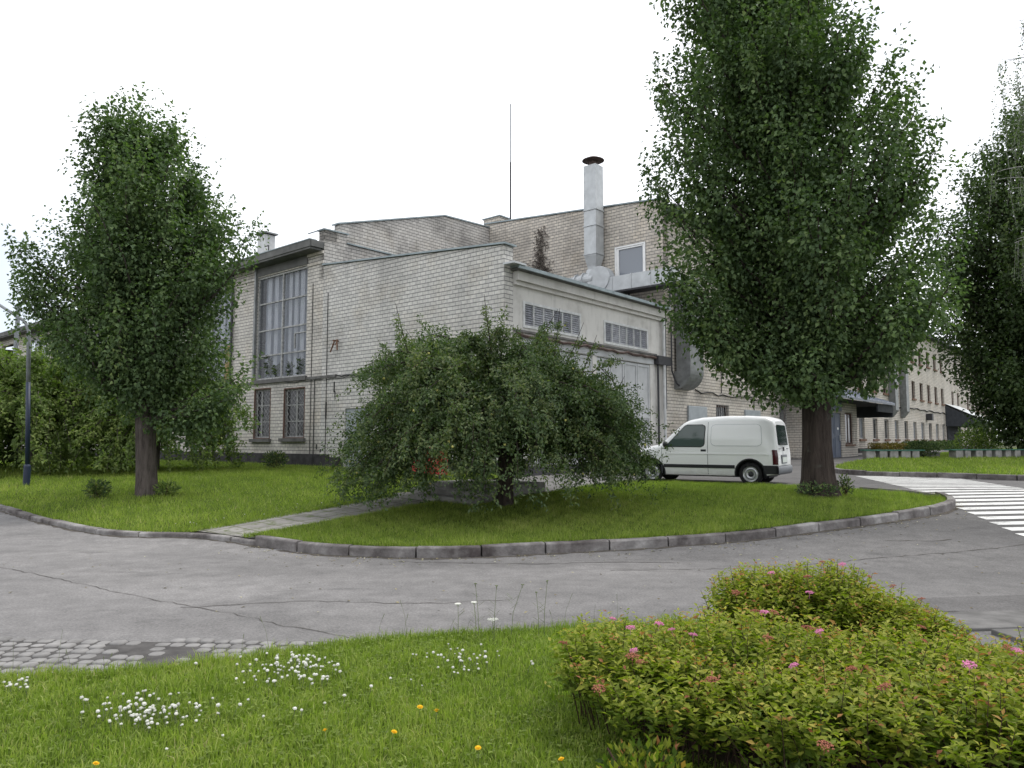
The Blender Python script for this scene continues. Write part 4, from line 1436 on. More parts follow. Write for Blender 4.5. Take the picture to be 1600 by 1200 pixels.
# first entrance porch: box with door and window under a wide sloping roof
po = 1.8
mb = MB()
wall('porch', E2 + V * (23.4 - S_E) + NR * po, V, NR, 6.4, 0.3, [(0, 3.9), (6.4, 3.9)], [(1.2, 3.4, 0.72, 3.30), (4.1, 5.6, 1.55, 3.35)], M['brick_office'], office, 0.15, thick=0.0)
porch = [o for o in bpy.data.objects if o.name.startswith('porch')][0]
for u in (23.4 - S_E, 29.8 - S_E - 0.25):
    mb = MB(); PO.box(mb, u, u + 0.25, 0.0, po - 0.002, 0.3, 3.9); mb.build('side_wall', M['brick_office'], porch)
PP = Plane(E2 + V * (23.4 - S_E) + NR * po, V, NR)
mb = MB(); PP.box(mb, 1.22, 2.29, -0.12, -0.06, 0.74, 3.28); PP.box(mb, 2.31, 3.38, -0.12, -0.06, 0.74, 3.28)
for a, b in ((1.3, 2.2), (2.4, 3.3)):
    PP.frame(mb, a, b, 0.85, 1.95, -0.06, -0.045, 0.08)
    PP.frame(mb, a, b, 2.05, 3.15, -0.06, -0.045, 0.08)
dr = mb.build('door', M['door_blue'], porch)
mb = MB(); PP.box(mb, 3.1, 3.16, -0.045, 0.02, 1.75, 2.05); mb.build('handle', M['galv'], dr)
mb = MB(); PP.box(mb, 2.75, 3.0, -0.044, -0.036, 2.36, 2.48); mb.build('notice', M['upvc'], dr)
fm = MB(); PP.frame(fm, 4.12, 5.58, 1.57, 3.33, -0.13, -0.07, 0.07); PP.box(fm, 4.83, 4.87, -0.12, -0.07, 1.64, 3.26)
wn_ = fm.build('window', M['frame_brown'], porch)
gm = MB(); PP.box(gm, 4.15, 5.55, -0.11, -0.10, 1.6, 3.3); gm.build('pane', M['glass_dark'], wn_)
sm = MB(); PP.box(sm, 4.0, 5.7, -0.1, 0.09, 1.45, 1.54); sm.build('sill', M['rust'], wn_)
mb = MB(); PP.box(mb, 1.25, 3.3, 0.02, 0.08, 3.40, 3.95); mb.build('sign_board', M['door_blue'], porch)
mb = MB()
rows = []
for u in (22.4 - S_E, 33.3 - S_E):
    rows.append([PO.p(u, 0.0, 5.15), PO.p(u, 3.1, 4.05), PO.p(u, 3.1, 3.92), PO.p(u, 0.0, 5.0)])
mb.grid(rows, closed=True)
mb.face([PO.p(33.3 - S_E, 0.0, 5.15), PO.p(33.3 - S_E, 3.1, 4.05), PO.p(33.3 - S_E, 3.1, 3.92), PO.p(33.3 - S_E, 0.0, 5.0)])
mb.face([PO.p(22.4 - S_E, 0.0, 5.15), PO.p(22.4 - S_E, 3.1, 4.05), PO.p(22.4 - S_E, 3.1, 3.92), PO.p(22.4 - S_E, 0.0, 5.0)])
for k in range(12):
    u = 22.4 - S_E + 10.9 * k / 11
    a = PO.p(u, 0.02, 5.15); b = PO.p(u, 3.1, 4.052)
    mb.tube([a, b], 0.025, 4)
mb.build('porch_roof', M['roof_blue'], porch)
mb = MB(); PO.box(mb, 22.5 - S_E, 33.2 - S_E, 0.05, 3.0, 3.9, 3.918)
PO.box(mb, 33.0 - S_E, 33.2 - S_E, 0.05, 3.0, 3.2, 3.89)
PO.box(mb, 29.8 - S_E, 33.0 - S_E, 2.9, 3.0, 3.45, 3.89)
mb.build('porch_ceiling', M['fascia_dark'], porch)
# second porch
s0, s1, dd = 66.4, 74.0, 3.3
mb = MB()
rows = []
for u in (s0 - S_E, s1 - S_E):
    rows.append([PO.p(u, 0.0, 5.45), PO.p(u, dd, 3.75), PO.p(u, dd, 3.6), PO.p(u, 0, 5.25)])
mb.grid(rows, closed=True)
pr2 = mb.build('porch', M['galv'], office)
mb = MB()
for u in (s0 - S_E + 0.02, s1 - S_E - 0.12):
    mb.face([PO.p(u, 0, 5.24), PO.p(u, dd - 0.1, 3.62), PO.p(u, dd - 0.1, 3.2), PO.p(u, 0, 3.2)])
    mb.face([PO.p(u + 0.1, 0, 5.24), PO.p(u + 0.1, dd - 0.1, 3.62), PO.p(u + 0.1, dd - 0.1, 3.2), PO.p(u + 0.1, 0, 3.2)])
    mb.face([PO.p(u, 0, 3.2), PO.p(u + 0.1, 0, 3.2), PO.p(u + 0.1, dd - 0.1, 3.2), PO.p(u, dd - 0.1, 3.2)])
PO.box(mb, s0 - S_E + 0.12, s1 - S_E - 0.13, dd - 0.2, dd - 0.1, 3.2, 3.6)
mb.build('gable_board', M['fascia_dark'], pr2)
mb = MB()
for u in (s0 - S_E + 0.2, s1 - S_E - 0.3):
    PO.box(mb, u, u + 0.2, dd - 0.4, dd - 0.2, 0.8, 3.25)
mb.build('post', M['galv_dark'], pr2)
mb = MB(); PO.box(mb, s0 - S_E + 0.3, s1 - S_E - 0.4, 0.06, 0.12, 0.9, 3.3); mb.build('doorway', M['fascia_dark'], pr2)

# ---- roof masts and a pole
def mast(loc, h1, h2, label, r1=0.035, r2=0.02, nm='antenna_mast'):
    t = thing(nm, loc, label, 'mast')
    mb = MB(); mb.tube([loc, Vector(loc) + Vector((0, 0, h1))], r1, 8); mb.build('lower_tube', M['dark_metal'], t)
    mb = MB(); mb.tube([Vector(loc) + Vector((0, 0, h1)), Vector(loc) + Vector((0, 0, h1 + h2))], r2, 8); mb.build('upper_whip', M['grey_pole'], t)
    return t


mast(PT.p(8.93, -0.5, 12.3), 3.3, 3.0, 'tall thin antenna mast with dark lower tube on the office block roof', 0.04, 0.026)
mast(PT.p(5.8, -2.5, 12.2), 0.6, 1.6, 'short faint whip antenna beside the square vent stack on the roof', 0.014, 0.008)
gp = thing('steel_pole', (-27.9, 41.0, 0.7), 'pale grey steel pole rising behind the left shrubs against the hall', 'pole')
mb = MB(); mb.tube([(-27.9, 41.0, 0.6), (-27.8, 41.0, 9.3)], [0.13, 0.11], 10); mb.build('shaft', M['grey_pole'], gp)
mb = MB(); mb.lathe([(0.16, 0), (0.16, 0.1), (0.02, 0.16)], (-27.8, 41.0, 9.3), n=10); mb.build('cap', M['grey_pole'], gp)

# ------------------------------------------------------------------ trees
def bez(a, b, c, n):
    t = np.linspace(0, 1, n)[:, None]
    return (1 - t) ** 2 * a + 2 * t * (1 - t) * b + t * t * c


def trunk_tube(mb, pts, rad, n=16, seed=0, flare=0.0, rough=0.10):
    r = random.Random(seed)
    ph = [r.uniform(0, 6.28) for _ in range(6)]
    def lobes(k, an):
        f = flare * max(0, 1 - k / 4.0)
        return 1 + rough * (0.5 * math.sin(3 * an + ph[0] + k * 0.25) + 0.35 * math.sin(5 * an + ph[1] - k * 0.3) + 0.3 * math.sin(9 * an + ph[2] + k * 0.9)) + f * (0.5 + 0.5 * math.sin(4 * an + ph[3]))
    mb.tube(pts, rad, n, lobes=lobes)


def shoots_to_leaves(st, dr, ln, per, r, Lf, Wf, droop=0.0, spread=0.9, jit=0.05, tint0=None):
    """leaves along many straight shoots; returns leaf arrays"""
    n = len(st)
    k = np.tile(np.arange(per), n)
    s = np.repeat(np.arange(n), per)
    t = (k + r.random(n * per)) / per
    p = st[s] + dr[s] * (ln[s] * t)[:, None]
    p[:, 2] -= droop * (ln[s] * t) ** 2
    p += r.normal(0, jit, p.shape)
    d = dr[s] * 0.5 + r.normal(0, spread, p.shape) + np.array([0, 0, -0.25])
    L = Lf * r.uniform(0.65, 1.2, len(p))
    tn = (np.repeat(tint0 if tint0 is not None else r.random(n), per) * 0.5 + r.random(len(p)) * 0.5)
    return p, d, L, L * Wf, tn


def broadleaf(nm, base, label, env, trunk, z_first, n_br, n_sh, per, Lf, Wf, mat, bark_m, seed, cat='tree', group=None, rise=0.75, sh_len=(0.45, 1.0), inner=0.35, upsh=0.55, extra=None, lobes=None, flare=0.35, br_r=0.06, clump=0.4):
    """env: list (z, cx, cy, r) crown envelope; trunk: list (z, dx, dy, radius)"""
    r = np.random.default_rng(seed)
    B = np.array(base, float)
    t = thing(nm, base, label, cat, group)
    ez = np.array([e[0] for e in env])
    f_c = lambda z: np.stack([np.interp(z, ez, [e[1] for e in env]), np.interp(z, ez, [e[2] for e in env])], -1)
    f_r = lambda z: np.interp(z, ez, [e[3] for e in env])
    tz = np.array([e[0] for e in trunk])
    f_t = lambda z: np.stack([np.interp(z, tz, [e[1] for e in trunk]), np.interp(z, tz, [e[2] for e in trunk]), z], -1)
    f_tr = lambda z: np.interp(z, tz, [e[3] for e in trunk])
    mb = MB()
    zz = np.linspace(tz[0], tz[-1], 26)
    zz = np.concatenate([[-0.12, 0.0, 0.08, 0.18, 0.35, 0.6], zz[zz > 0.8]])
    pts = f_t(zz)
    trunk_tube(mb, [B + p for p in pts], list(f_tr(zz)), 18, seed, flare)
    # branches
    zs = np.linspace(ez[0], ez[-1], 400)
    wgt = f_r(zs) ** 1.3 + 0.05
    wgt /= wgt.sum()
    zt = np.sort(r.choice(zs, n_br, p=wgt) + r.normal(0, 0.1, n_br))
    zt = np.clip(zt, ez[0], ez[-1])
    st, dr, ln, ti = [], [], [], []
    cl = []
    specs = []
    for i in range(n_br):
        az = i * 2.39996 + r.normal(0, 0.35)
        q = r.uniform(inner, 1.0) if r.random() < 0.45 else r.uniform(0.86, 1.04)
        rr = f_r(zt[i]) * q
        rr *= lobes(az, zt[i]) if lobes else 1 + 0.08 * math.sin(2 * az + 1.1 * zt[i] + seed) + 0.09 * math.sin(3 * az - 1.9 * zt[i] + 2 * seed)
        c = f_c(zt[i])
        tip = np.array([c[0] + rr * math.cos(az), c[1] + rr * math.sin(az), zt[i]])
        specs.append(tip)
    for e in (extra or []):
        specs.append(np.array(e, float))
    for tip in specs:
        tc = f_t(tip[2])
        hd = math.hypot(tip[0] - tc[0], tip[1] - tc[1])
        z0 = max(z_first, min(tip[2] - rise * hd - 0.2, tz[-1] * 0.97))
        a = f_t(z0)
        ctrl = a * 0.35 + tip * 0.65
        ctrl[2] = z0 + (tip[2] - z0) * (0.35 if rise > 0.3 else 0.8)
        ctrl[:2] += r.normal(0, 0.15, 2)
        cv = bez(a, ctrl, tip, 9) + np.concatenate([np.zeros((1, 3)), r.normal(0, 0.03, (8, 3))])
        r0 = min(f_tr(z0) * 0.5, br_r * (0.35 + hd / 4))
        mb.tube([B + p for p in cv], list(np.linspace(r0, 0.008, 9)), 5, cap=False)
        tb = r.random()
        for k in range(n_sh):
            u = min(0.99, 0.28 + 0.72 * ((k + r.random()) / n_sh) ** 0.8)
            j = int(u * 8)
            p = cv[j] + (cv[min(j + 1, 8)] - cv[j]) * (u * 8 - j)
            tg = cv[min(j + 1, 8)] - cv[j]
            tg = tg / (np.linalg.norm(tg) + 1e-9)
            off = r.normal(0, 1, 3) * np.array([1, 1, 0.8]) * clump * 0.62
            cl.append((p + off, tg * 0.8 + np.array([0, 0, 0.45]) + r.normal(0, 0.2, 3), clump * r.uniform(0.6, 1.15), tb * 0.4 + r.random() * 0.6))
        d = tg * 0.8 + np.array([0, 0, upsh]) + r.normal(0, 0.2, 3)
        st.append(cv[8]); dr.append(d / np.linalg.norm(d)); ln.append(r.uniform(*sh_len)); ti.append(tb)
    mb.build('trunk', bark_m, t, smooth=True)
    st, dr, ln, ti = map(np.array, (st, dr, ln, ti))
    p, d, L, W, tn = shoots_to_leaves(st, dr, ln, 20, r, Lf, Wf, tint0=ti, jit=Lf * 0.5)
    n = len(cl) * per
    C = np.repeat(np.array([c[0] for c in cl]), per, 0); A = norm_(np.repeat(np.array([c[1] for c in cl]), per, 0))
    Rr = np.repeat(np.array([c[2] for c in cl]), per); T = np.repeat(np.array([c[3] for c in cl]), per)
    q = norm_(r.normal(size=(n, 3)))
    rad = r.random(n) ** 0.42
    pos = q * rad[:, None]
    pos += A * (np.sum(pos * A, 1) * 1.25)[:, None]
    pos = C + pos * Rr[:, None]
    hor = pos.copy(); hor[:, 2] = 0
    flat = q * 0.7 + np.array([0, 0, 1.0])
    dd = q * 0.7 + np.array([0, 0, -0.45]) + r.normal(0, 0.45, (n, 3))
    L2 = Lf * r.uniform(0.65, 1.2, n)
    v1, f1, t1 = leaf_geo(p + B, d, L, W, r, tn)
    v2, f2, t2 = leaf_geo(pos + B, dd, L2, L2 * Wf, r, T * 0.45 + 0.55 * r.random(n), flat=flat * 1.4)
    mesh_np('crown', np.concatenate([v1, v2]), np.concatenate([f1, f2 + len(v1)]), mat, t, np.concatenate([t1, t2]))
    return t


# big tree on the right of the lawn
zt = g(6.75, 16.1) + 0.12
broadleaf('broadleaf_tree', (6.75, 16.1, zt), 'tall dense dark green tree with thick furrowed trunk beside the white van', 
          [(2.75, -0.1, 0, 0.6), (3.2, 0.0, 0, 1.5), (3.75, 0.05, 0, 2.15), (4.5, 0.05, 0, 2.55), (5.85, 0.05, 0, 2.6), (7.2, -0.35, 0.05, 2.5), (8.7, -0.85, 0.1, 2.35), (10.1, -1.1, 0.2, 2.2), (11.5, -1.2, 0.3, 2.0), (12.7, -1.15, 0.4, 1.6), (13.6, -1.1, 0.5, 1.0), (14.1, -1.1, 0.5, 0.3)],
          [(0, -0.08, 0, 0.385), (1.0, -0.10, 0, 0.30), (2.2, -0.10, 0, 0.30), (3.2, -0.12, 0.02, 0.28), (6, -0.2, 0.1, 0.2), (10, -0.7, 0.25, 0.11), (13.0, -1.0, 0.45, 0.03)],
          2.2, 225, 9, 66, 0.108, 0.76, M['leaf_poplar'], M['bark'], 31, rise=0.75, sh_len=(0.45, 0.95), upsh=0.5, inner=0.3, clump=0.34,
          extra=[(-3.6, -0.5, 6.7), (-3.4, -0.3, 6.3), (-3.2, -0.9, 5.9), (-3.4, 0.2, 7.0), (-2.9, -1.0, 3.9), (-2.8, -0.5, 3.6), (-3.1, -1.1, 4.7), (-3.3, -0.6, 5.0), (-3.0, -1.3, 4.2), (-3.2, -0.7, 4.1), (-3.3, -0.9, 4.5), (-3.1, -0.2, 3.7), (-3.4, -0.4, 4.4), (-2.6, -1.0, 3.3), (3.0, 0, 4.6), (-1.5, -1.4, 2.6), (-0.9, -1.7, 2.5)], flare=0.35)
# tree on the left lawn
zt = g(-8.61, 17.53) + 0.13
broadleaf('broadleaf_tree', (-8.61, 17.53, zt), 'medium dark green tree on the left lawn between the lamp post and the barred windows',
          [(2.2, 0.0, 0, 0.4), (2.65, -0.05, 0, 0.9), (3.2, -0.05, 0, 1.45), (3.9, -0.25, 0, 1.85), (5.1, -0.25, 0, 1.9), (6.2, -0.15, 0, 1.85), (6.9, -0.05, 0, 1.7), (7.65, -0.15, 0, 1.4), (8.4, -0.42, 0.1, 0.95), (9.1, -0.68, 0.1, 0.55), (9.8, -0.8, 0.1, 0.2)],
          [(0, 0, 0, 0.25), (0.8, -0.04, 0, 0.225), (1.9, -0.12, 0, 0.225), (3.2, -0.15, 0, 0.17), (6, -0.4, 0.1, 0.10), (9.0, -0.7, 0.1, 0.02)],
          1.8, 130, 8, 62, 0.104, 0.76, M['leaf_poplar'], M['bark_grey'], 47, rise=0.7, sh_len=(0.4, 0.85), upsh=0.45, clump=0.33,
          extra=[(-3.3, -0.2, 5.9), (-3.25, 0.2, 5.3), (-2.8, -0.5, 5.7), (-3.4, 0.1, 4.9), (-3.0, 0.3, 4.6), (-2.7, 0.0, 5.0), (-2.6, -0.3, 5.4), (-3.0, -0.1, 5.1), (-2.4, 0.3, 6.2), (2.3, -0.4, 5.6), (2.2, 0.1, 6.3), (1.6, -0.5, 1.9), (1.9, -0.4, 2.2), (1.9, 0.2, 1.6), (1.5, 0, 1.4), (2.1, -0.2, 2.8)])
# far trees on the right
zt = g(27.8, 39.5) + 0.13
broadleaf('broadleaf_tree', (27.7, 39.0, zt), 'tall dark tree at the right edge behind the green benches',
          [(0.9, 0.6, 0, 1.2), (2.0, 0.4, 0, 2.5), (4.0, 0.0, 0, 3.3), (7.0, -0.5, 0, 3.8), (10, -0.8, 0, 3.9), (13, -0.5, 0, 3.4), (15.5, 0.2, 0, 2.3), (17.5, 0.4, 0, 1.3), (18.6, 0.5, 0, 0.5)],
          [(0, 0, 0, 0.45), (3, 0, 0, 0.38), (10, 0, 0, 0.2), (18.0, 0.4, 0, 0.03)],
          0.9, 220, 7, 46, 0.21, 0.75, M['leaf_dark'], M['bark'], 71, rise=0.5, sh_len=(0.7, 1.5), upsh=0.45, clump=0.62, extra=[(-4.4, 0, 12.3), (-4.2, 0, 10.0)])


def weeper(nm, base, label, R, top, low, n_br, n_sh, per, Lf, Wf, mat, bark_m, seed, fruit=0, group=None, up_sprouts=14, low_l=None, trunk_r=0.13, droop=0.9, sx=1.0, tilt=0.0, low_p=1.5):
    """wide low crown on arching branches whose ends hang down"""
    r = np.random.default_rng(seed)
    B = np.array(base, float)
    t = thing(nm, base, label, 'tree', group)
    mb = MB()
    trunk_tube(mb, [B + np.array(q) for q in ((0, 0, -0.12), (0, 0, 0.1), (0.02, 0, 0.4), (0.03, 0.02, 0.9), (0.0, 0.05, 1.5))], [trunk_r * 1.25, trunk_r * 1.1, trunk_r, trunk_r * 0.95, trunk_r * 1.05], 14, seed, 0.2)
    st, dr, ln, ti = [], [], [], []
    for i in range(n_br):
        az = i * 2.39996 + r.normal(0, 0.3)
        q = r.random()
        rr = R * (0.22 + 0.78 * q ** 0.45) * r.uniform(0.9, 1.05) * (1 - (0.10 if tilt else 0) * max(0, math.cos(az)))
        env = top * (1 - 0.38 * (rr / R) ** 3.2) * (1 - tilt * max(0, rr * math.cos(az) + 0.3))
        lo_ = low + (0.4 * max(0, math.cos(az)) if tilt else 0)
        zt_ = lo_ + (env - lo_) * r.random() ** low_p if rr > 0.6 * R else env * r.uniform(0.34 if tilt else 0.6, 1.0)
        a = np.array([0, 0.03, r.uniform(0.9, 1.5)])
        tip = np.array([rr * math.cos(az) * sx, rr * math.sin(az), zt_])
        ctrl = np.array([tip[0] * 0.62, tip[1] * 0.62, min(top * 1.08, max(zt_ + 0.9, a[2] + (env - a[2]) * 1.0))])
        cv = bez(a, ctrl, tip, 11) + np.concatenate([np.zeros((1, 3)), r.normal(0, 0.04, (10, 3))])
        mb.tube([B + p for p in cv], list(np.linspace(0.032, 0.005, 11)), 5, cap=False)
        tb = r.random()
        for k in range(n_sh):
            u = 0.2 + 0.8 * (k + r.random()) / n_sh
            u = min(u, 0.995)
            j = int(u * 10)
            p = cv[j] + (cv[min(j + 1, 10)] - cv[j]) * (u * 10 - j)
            tg = cv[min(j + 1, 10)] - cv[j]
            tg = tg / (np.linalg.norm(tg) + 1e-9)
            d = tg * 0.8 + r.normal(0, 0.6, 3)
            d[2] += -droop * u + 0.45
            d /= np.linalg.norm(d)
            st.append(p); dr.append(d); ln.append(r.uniform(0.3, 0.75)); ti.append(0.5 * tb + 0.5 * r.random())
    for i in range(up_sprouts):
        az = r.uniform(0, 6.28); rr = R * r.uniform(0.1, 0.85)
        z = top * (1 - 0.38 * (rr / R) ** 3.2) * 0.92 * (1 - tilt * max(0, rr * math.cos(az) + 0.3))
        p = np.array([rr * math.cos(az) * sx, rr * math.sin(az), z])
        d = np.array([math.cos(az) * 0.5, math.sin(az) * 0.5, 1.0]) + r.normal(0, 0.25, 3); d /= np.linalg.norm(d)
        L = r.uniform(0.6, 1.0)
        mb.tube([B + p - d * 0.3, B + p + d * L], [0.012, 0.004], 4, cap=False)
        for _ in range(2):
            st.append(p); dr.append(d); ln.append(L); ti.append(0.8)
    mb.build('trunk', bark_m, t, smooth=True)
    st, dr, ln, ti = map(np.array, (st, dr, ln, ti))
    p, d, L, W, tn = shoots_to_leaves(st, dr, ln, per, r, Lf, Wf, droop=0.35, tint0=ti, jit=0.045)
    keep = p[:, 2] > 0.12
    q_ = p[keep] * np.array([0.35, 0.35, 0.0]) + np.array([0, 0, 1.2])
    v, f, tt = leaf_geo(p[keep] + B, d[keep], L[keep], W[keep], r, tn[keep], flat=q_)
    mesh_np('crown', v, f, mat, t, tt)
    if fruit:
        mbf = MB(); mbf.ball((0, 0, 0), 0.024, 8)
        proto = None
        front = np.where((p[:, 1] < 0.6) & (np.hypot(p[:, 0], p[:, 1]) > 0.45 * R) & (p[:, 2] > 0.5))[0]
        for q in r.choice(front, fruit, replace=False):
            if proto is None:
                proto = mbf.build('apple', M['fruit'], t, local=True, smooth=True); o = proto
            else:
                o = proto.copy(); col.objects.link(o); o.parent = t
            o.location = p[q] + np.array([0, 0, -0.04])
    return t


zt = g(-0.15, 15.2) + 0.13
weeper('apple_tree', (-0.15, 15.2, zt), 'wide low spreading tree with drooping branches and small yellow fruit in front of the annex', 3.3, 3.72, 0.38, 290, 18, 56, 0.072, 0.52, M['leaf_apple'], M['bark'], 83, fruit=95, up_sprouts=16, trunk_r=0.15, sx=1.06, tilt=0.095, low_p=1.45)
zt = g(-15.2, 24.2) + 0.13
weeper('fruit_tree', (-15.6, 24.0, zt), 'broad light green drooping tree at the far left edge behind the blue lamp post', 3.4, 4.1, 0.05, 170, 14, 26, 0.135, 0.52, M['leaf_light'], M['bark_grey'], 91, up_sprouts=10)
weeper('fruit_tree', (-11.9, 24.6, g(-11.9, 24.6) + 0.13), 'lower light green drooping tree behind the left tree trunk near the hall', 3.0, 3.5, 0.05, 150, 14, 26, 0.125, 0.52, M['leaf_light'], M['bark_grey'], 97, up_sprouts=8)
weeper('fruit_tree', (-19.6, 27.5, g(-19.6, 27.5) + 0.13), 'dark drooping tree deepest at the left edge under the grey steel pole', 3.4, 3.9, 0.05, 140, 13, 22, 0.16, 0.52, M['leaf_apple'], M['bark_grey'], 101, up_sprouts=8)


def birch():
    r = np.random.default_rng(5)
    B = np.array([24.3, 31.0, g(24.3, 31.0) + 0.13])
    t = thing('birch_tree', tuple(B), 'tall birch with thin hanging twigs at the top right edge', 'tree')
    mb = MB()
    trunk_tube(mb, [B + np.array([0.03 * z * 0.3, 0, z]) for z in (-0.1, 0.3, 2, 6, 12, 18, 22)], [0.3, 0.26, 0.22, 0.19, 0.14, 0.08, 0.02], 12, 3, 0.2)
    st, dr, ln = [], [], []
    for i in range(70):
        az = i * 2.4; z0 = r.uniform(7, 20.5); L = (1.0 + 2.3 * math.sin(math.pi * min(1, (z0 - 6) / 16))) * r.uniform(0.75, 1.1)
        a = np.array([0.01 * z0, 0, z0]); tip = a + np.array([L * math.cos(az), L * math.sin(az), 0.9])
        cv = bez(a, (a + tip) / 2 + np.array([0, 0, 0.8]), tip, 7)
        mb.tube([B + p for p in cv], list(np.linspace(0.04, 0.008, 7)), 4, cap=False)
        for k in range(9):
            q = r.uniform(0.3, 1.0) * 5.99; j = int(q)
            p = cv[j] + (cv[j + 1] - cv[j]) * (q - j)
            l2 = r.uniform(0.9, 2.6)
            st.append(p); dr.append(np.array([r.normal(0, 0.12), r.normal(0, 0.12), -1.0])); ln.append(l2)
            mb.tube([B + p, B + p + dr[-1] * l2], [0.007, 0.003], 3, cap=False)
    mb.build('trunk', M['bark_birch'], t, smooth=True)
    st, dr, ln = map(np.array, (st, dr, ln))
    p, d, L, W, tn = shoots_to_leaves(st, dr, ln, 34, r, 0.12, 0.65, jit=0.06)
    v, f, tt = leaf_geo(p + B, d, L, W, r, tn)
    mesh_np('crown', v, f, M['leaf_birch'], t, tt)


birch()


def leaf_clump(nm, base, size, n, Lf, mat, label, cat, seed, parent=None, up=0.6, group=None, box=False):
    r = np.random.default_rng(seed)
    t = thing(nm, base, label, cat, group)
    q = r.normal(size=(n, 3)); q /= np.linalg.norm(q, axis=1, keepdims=True)
    q *= (r.random((n, 1)) ** 0.4)
    if box: q = np.clip(q * 1.5, -1, 1)
    p = q * np.array(size) * np.array([0.5, 0.5, 0.5]) + np.array([0, 0, size[2] * 0.5])
    d = q + np.array([0, 0, up]) + r.normal(0, 0.6, (n, 3))
    v, f, tt = leaf_geo(p + np.array(base), d, Lf * r.uniform(0.6, 1.2, n), Lf * 0.45, r, r.random(n))
    mesh_np('foliage', v, f, mat, t, tt)
    mb = MB()
    for k in range(9):
        a = Vector(base) + Vector((r.normal(0, size[0] * 0.06), r.normal(0, size[1] * 0.06), -0.03))
        mb.tube([a, Vector(base) + Vector((r.normal(0, size[0] * 0.22), r.normal(0, size[1] * 0.22), size[2] * r.uniform(0.5, 0.85)))], [0.012, 0.004], 4, cap=False)
    mb.build('stems', M['twig'], t)
    return t


def onlawn(x, y, dz=0.12):
    return (x, y, g(x, y) + dz)


leaf_clump('shrub', onlawn(-9.6, 17.2), (0.55, 0.5, 0.42), 420, 0.09, M['leaf_apple'], 'small dark shrub in the grass left of the left tree trunk', 'shrub', 1)
leaf_clump('sapling', onlawn(-8.05, 17.3), (0.5, 0.4, 0.36), 260, 0.10, M['leaf_light'], 'light green sucker shoots at the foot of the left tree', 'plant', 2)
leaf_clump('shrub', onlawn(-8.4, 26.2), (0.9, 0.7, 0.6), 500, 0.11, M['leaf_apple'], 'small shrub against the hall plinth below the barred windows', 'shrub', 3)
leaf_clump('sapling', onlawn(6.45, 15.75), (0.9, 0.5, 0.3), 420, 0.08, M['leaf_poplar'], 'low dark suckers in front of the thick tree trunk', 'plant', 4)
leaf_clump('sapling', onlawn(7.2, 16.0), (0.35, 0.3, 0.42), 160, 0.08, M['leaf_apple'], 'dark sprout at the right side of the thick tree trunk', 'plant', 5)
leaf_clump('weed', onlawn(-4.6, 19.6), (0.5, 0.4, 0.22), 160, 0.09, M['leaf_light'], 'pale weed tuft by the annex wall left of the spreading tree', 'plant', 6)
# hedges and shrubs by the far facade
for (sa, sb, mt, lb, sd_, hh) in ((36.3, 44.2, 'hedge_rust', 'low bronze hedge under the first windows past the entrance porch', 7, 0.62), (44.8, 55.0, 'leaf_dark', 'dark low hedge under the middle windows of the far facade', 8, 0.75), (55.5, 65.0, 'leaf_dark', 'dark low hedge nearest the far porch', 9, 0.8)):
    c = CO + V * (sa + sb) / 2 + NR * 1.1
    r = np.random.default_rng(sd_)
    t = thing('hedge', (c.x, c.y, g(c.x, c.y)), lb, 'hedge')
    n = 3200
    a = r.uniform(-(sb - sa) / 2, (sb - sa) / 2, n); b = r.uniform(-0.45, 0.45, n); z = r.uniform(0.0, hh, n) * (0.9 + 0.1 * np.sin(a * 3))
    p = np.stack([c.x + V.x * a + NR.x * b, c.y + V.y * a + NR.y * b, g(c.x, c.y) + z], -1)
    v, f, tt = leaf_geo(p, r.normal(size=(n, 3)) + [0, 0, 0.4], 0.16, 0.09, r, r.random(n))
    mesh_np('foliage', v, f, M[mt], t, tt)
    mb = MB(); 
    for k in range(14):
        q = c + V * r.uniform(-(sb - sa) / 2, (sb - sa) / 2)
        mb.tube([(q.x, q.y, g(q.x, q.y) - 0.05), (q.x + r.normal(0, 0.1), q.y, g(q.x, q.y) + hh * 0.8)], [0.02, 0.006], 4, cap=False)
    mb.build('stems', M['twig'], t)
leaf_clump('shrub', onlawn(20.3, 36.6), (1.7, 0.9, 0.85), 1300, 0.11, M['leaf_dark'], 'dark shrub filling the gap between the two green benches', 'shrub', 10)
leaf_clump('shrub', onlawn(26.2, 41.5), (2.6, 1.6, 1.5), 1700, 0.14, M['leaf_light'], 'yellow green shrub behind the long green bench under the dark tree', 'shrub', 11)
leaf_clump('shrub', onlawn(30.2, 47.0), (3.5, 2.5, 2.2), 1700, 0.18, M['leaf_dark'], 'dark shrub far back at the right edge beside the end of the facade', 'shrub', 12)

# ------------------------------------------------------------------ green benches on concrete blocks
def bench(x0, y0, x1, y1, n, label, seed, slope=0.0):
    r = random.Random(seed)
    a = Vector((x0, y0)); b = Vector((x1, y1)); L = (b - a).length; d = (b - a) / L; q = Vector((-d.y, d.x))
    zb = g(*((a + b) / 2)) + 0.12
    t = thing('bench', P3((a + b) / 2, zb), label, 'bench')
    for k in range(n):
        p = a + d * (L * (k + 0.5) / n + r.uniform(-0.06, 0.06))
        w = r.uniform(0.34, 0.46)
        mb = MB(); mb.box(P3(p - d * w / 2 - q * 0.22, zb - 0.08), P3(d * w, 0), P3(q * 0.42, 0), (0, 0, 0.08 + 0.36))
        mb.build('pedestal', M['concrete'], t, bevel=0.02)
    mb = MB()
    for k in range(3):
        mb.box(P3(a - d * 0.1 + q * (-0.25 + 0.165 * k), zb + 0.362), P3(d * (L + 0.2), slope), P3(q * 0.145, 0), (0, 0, 0.05))
    mb.build('seat', M['green_paint'], t, bevel=0.006)


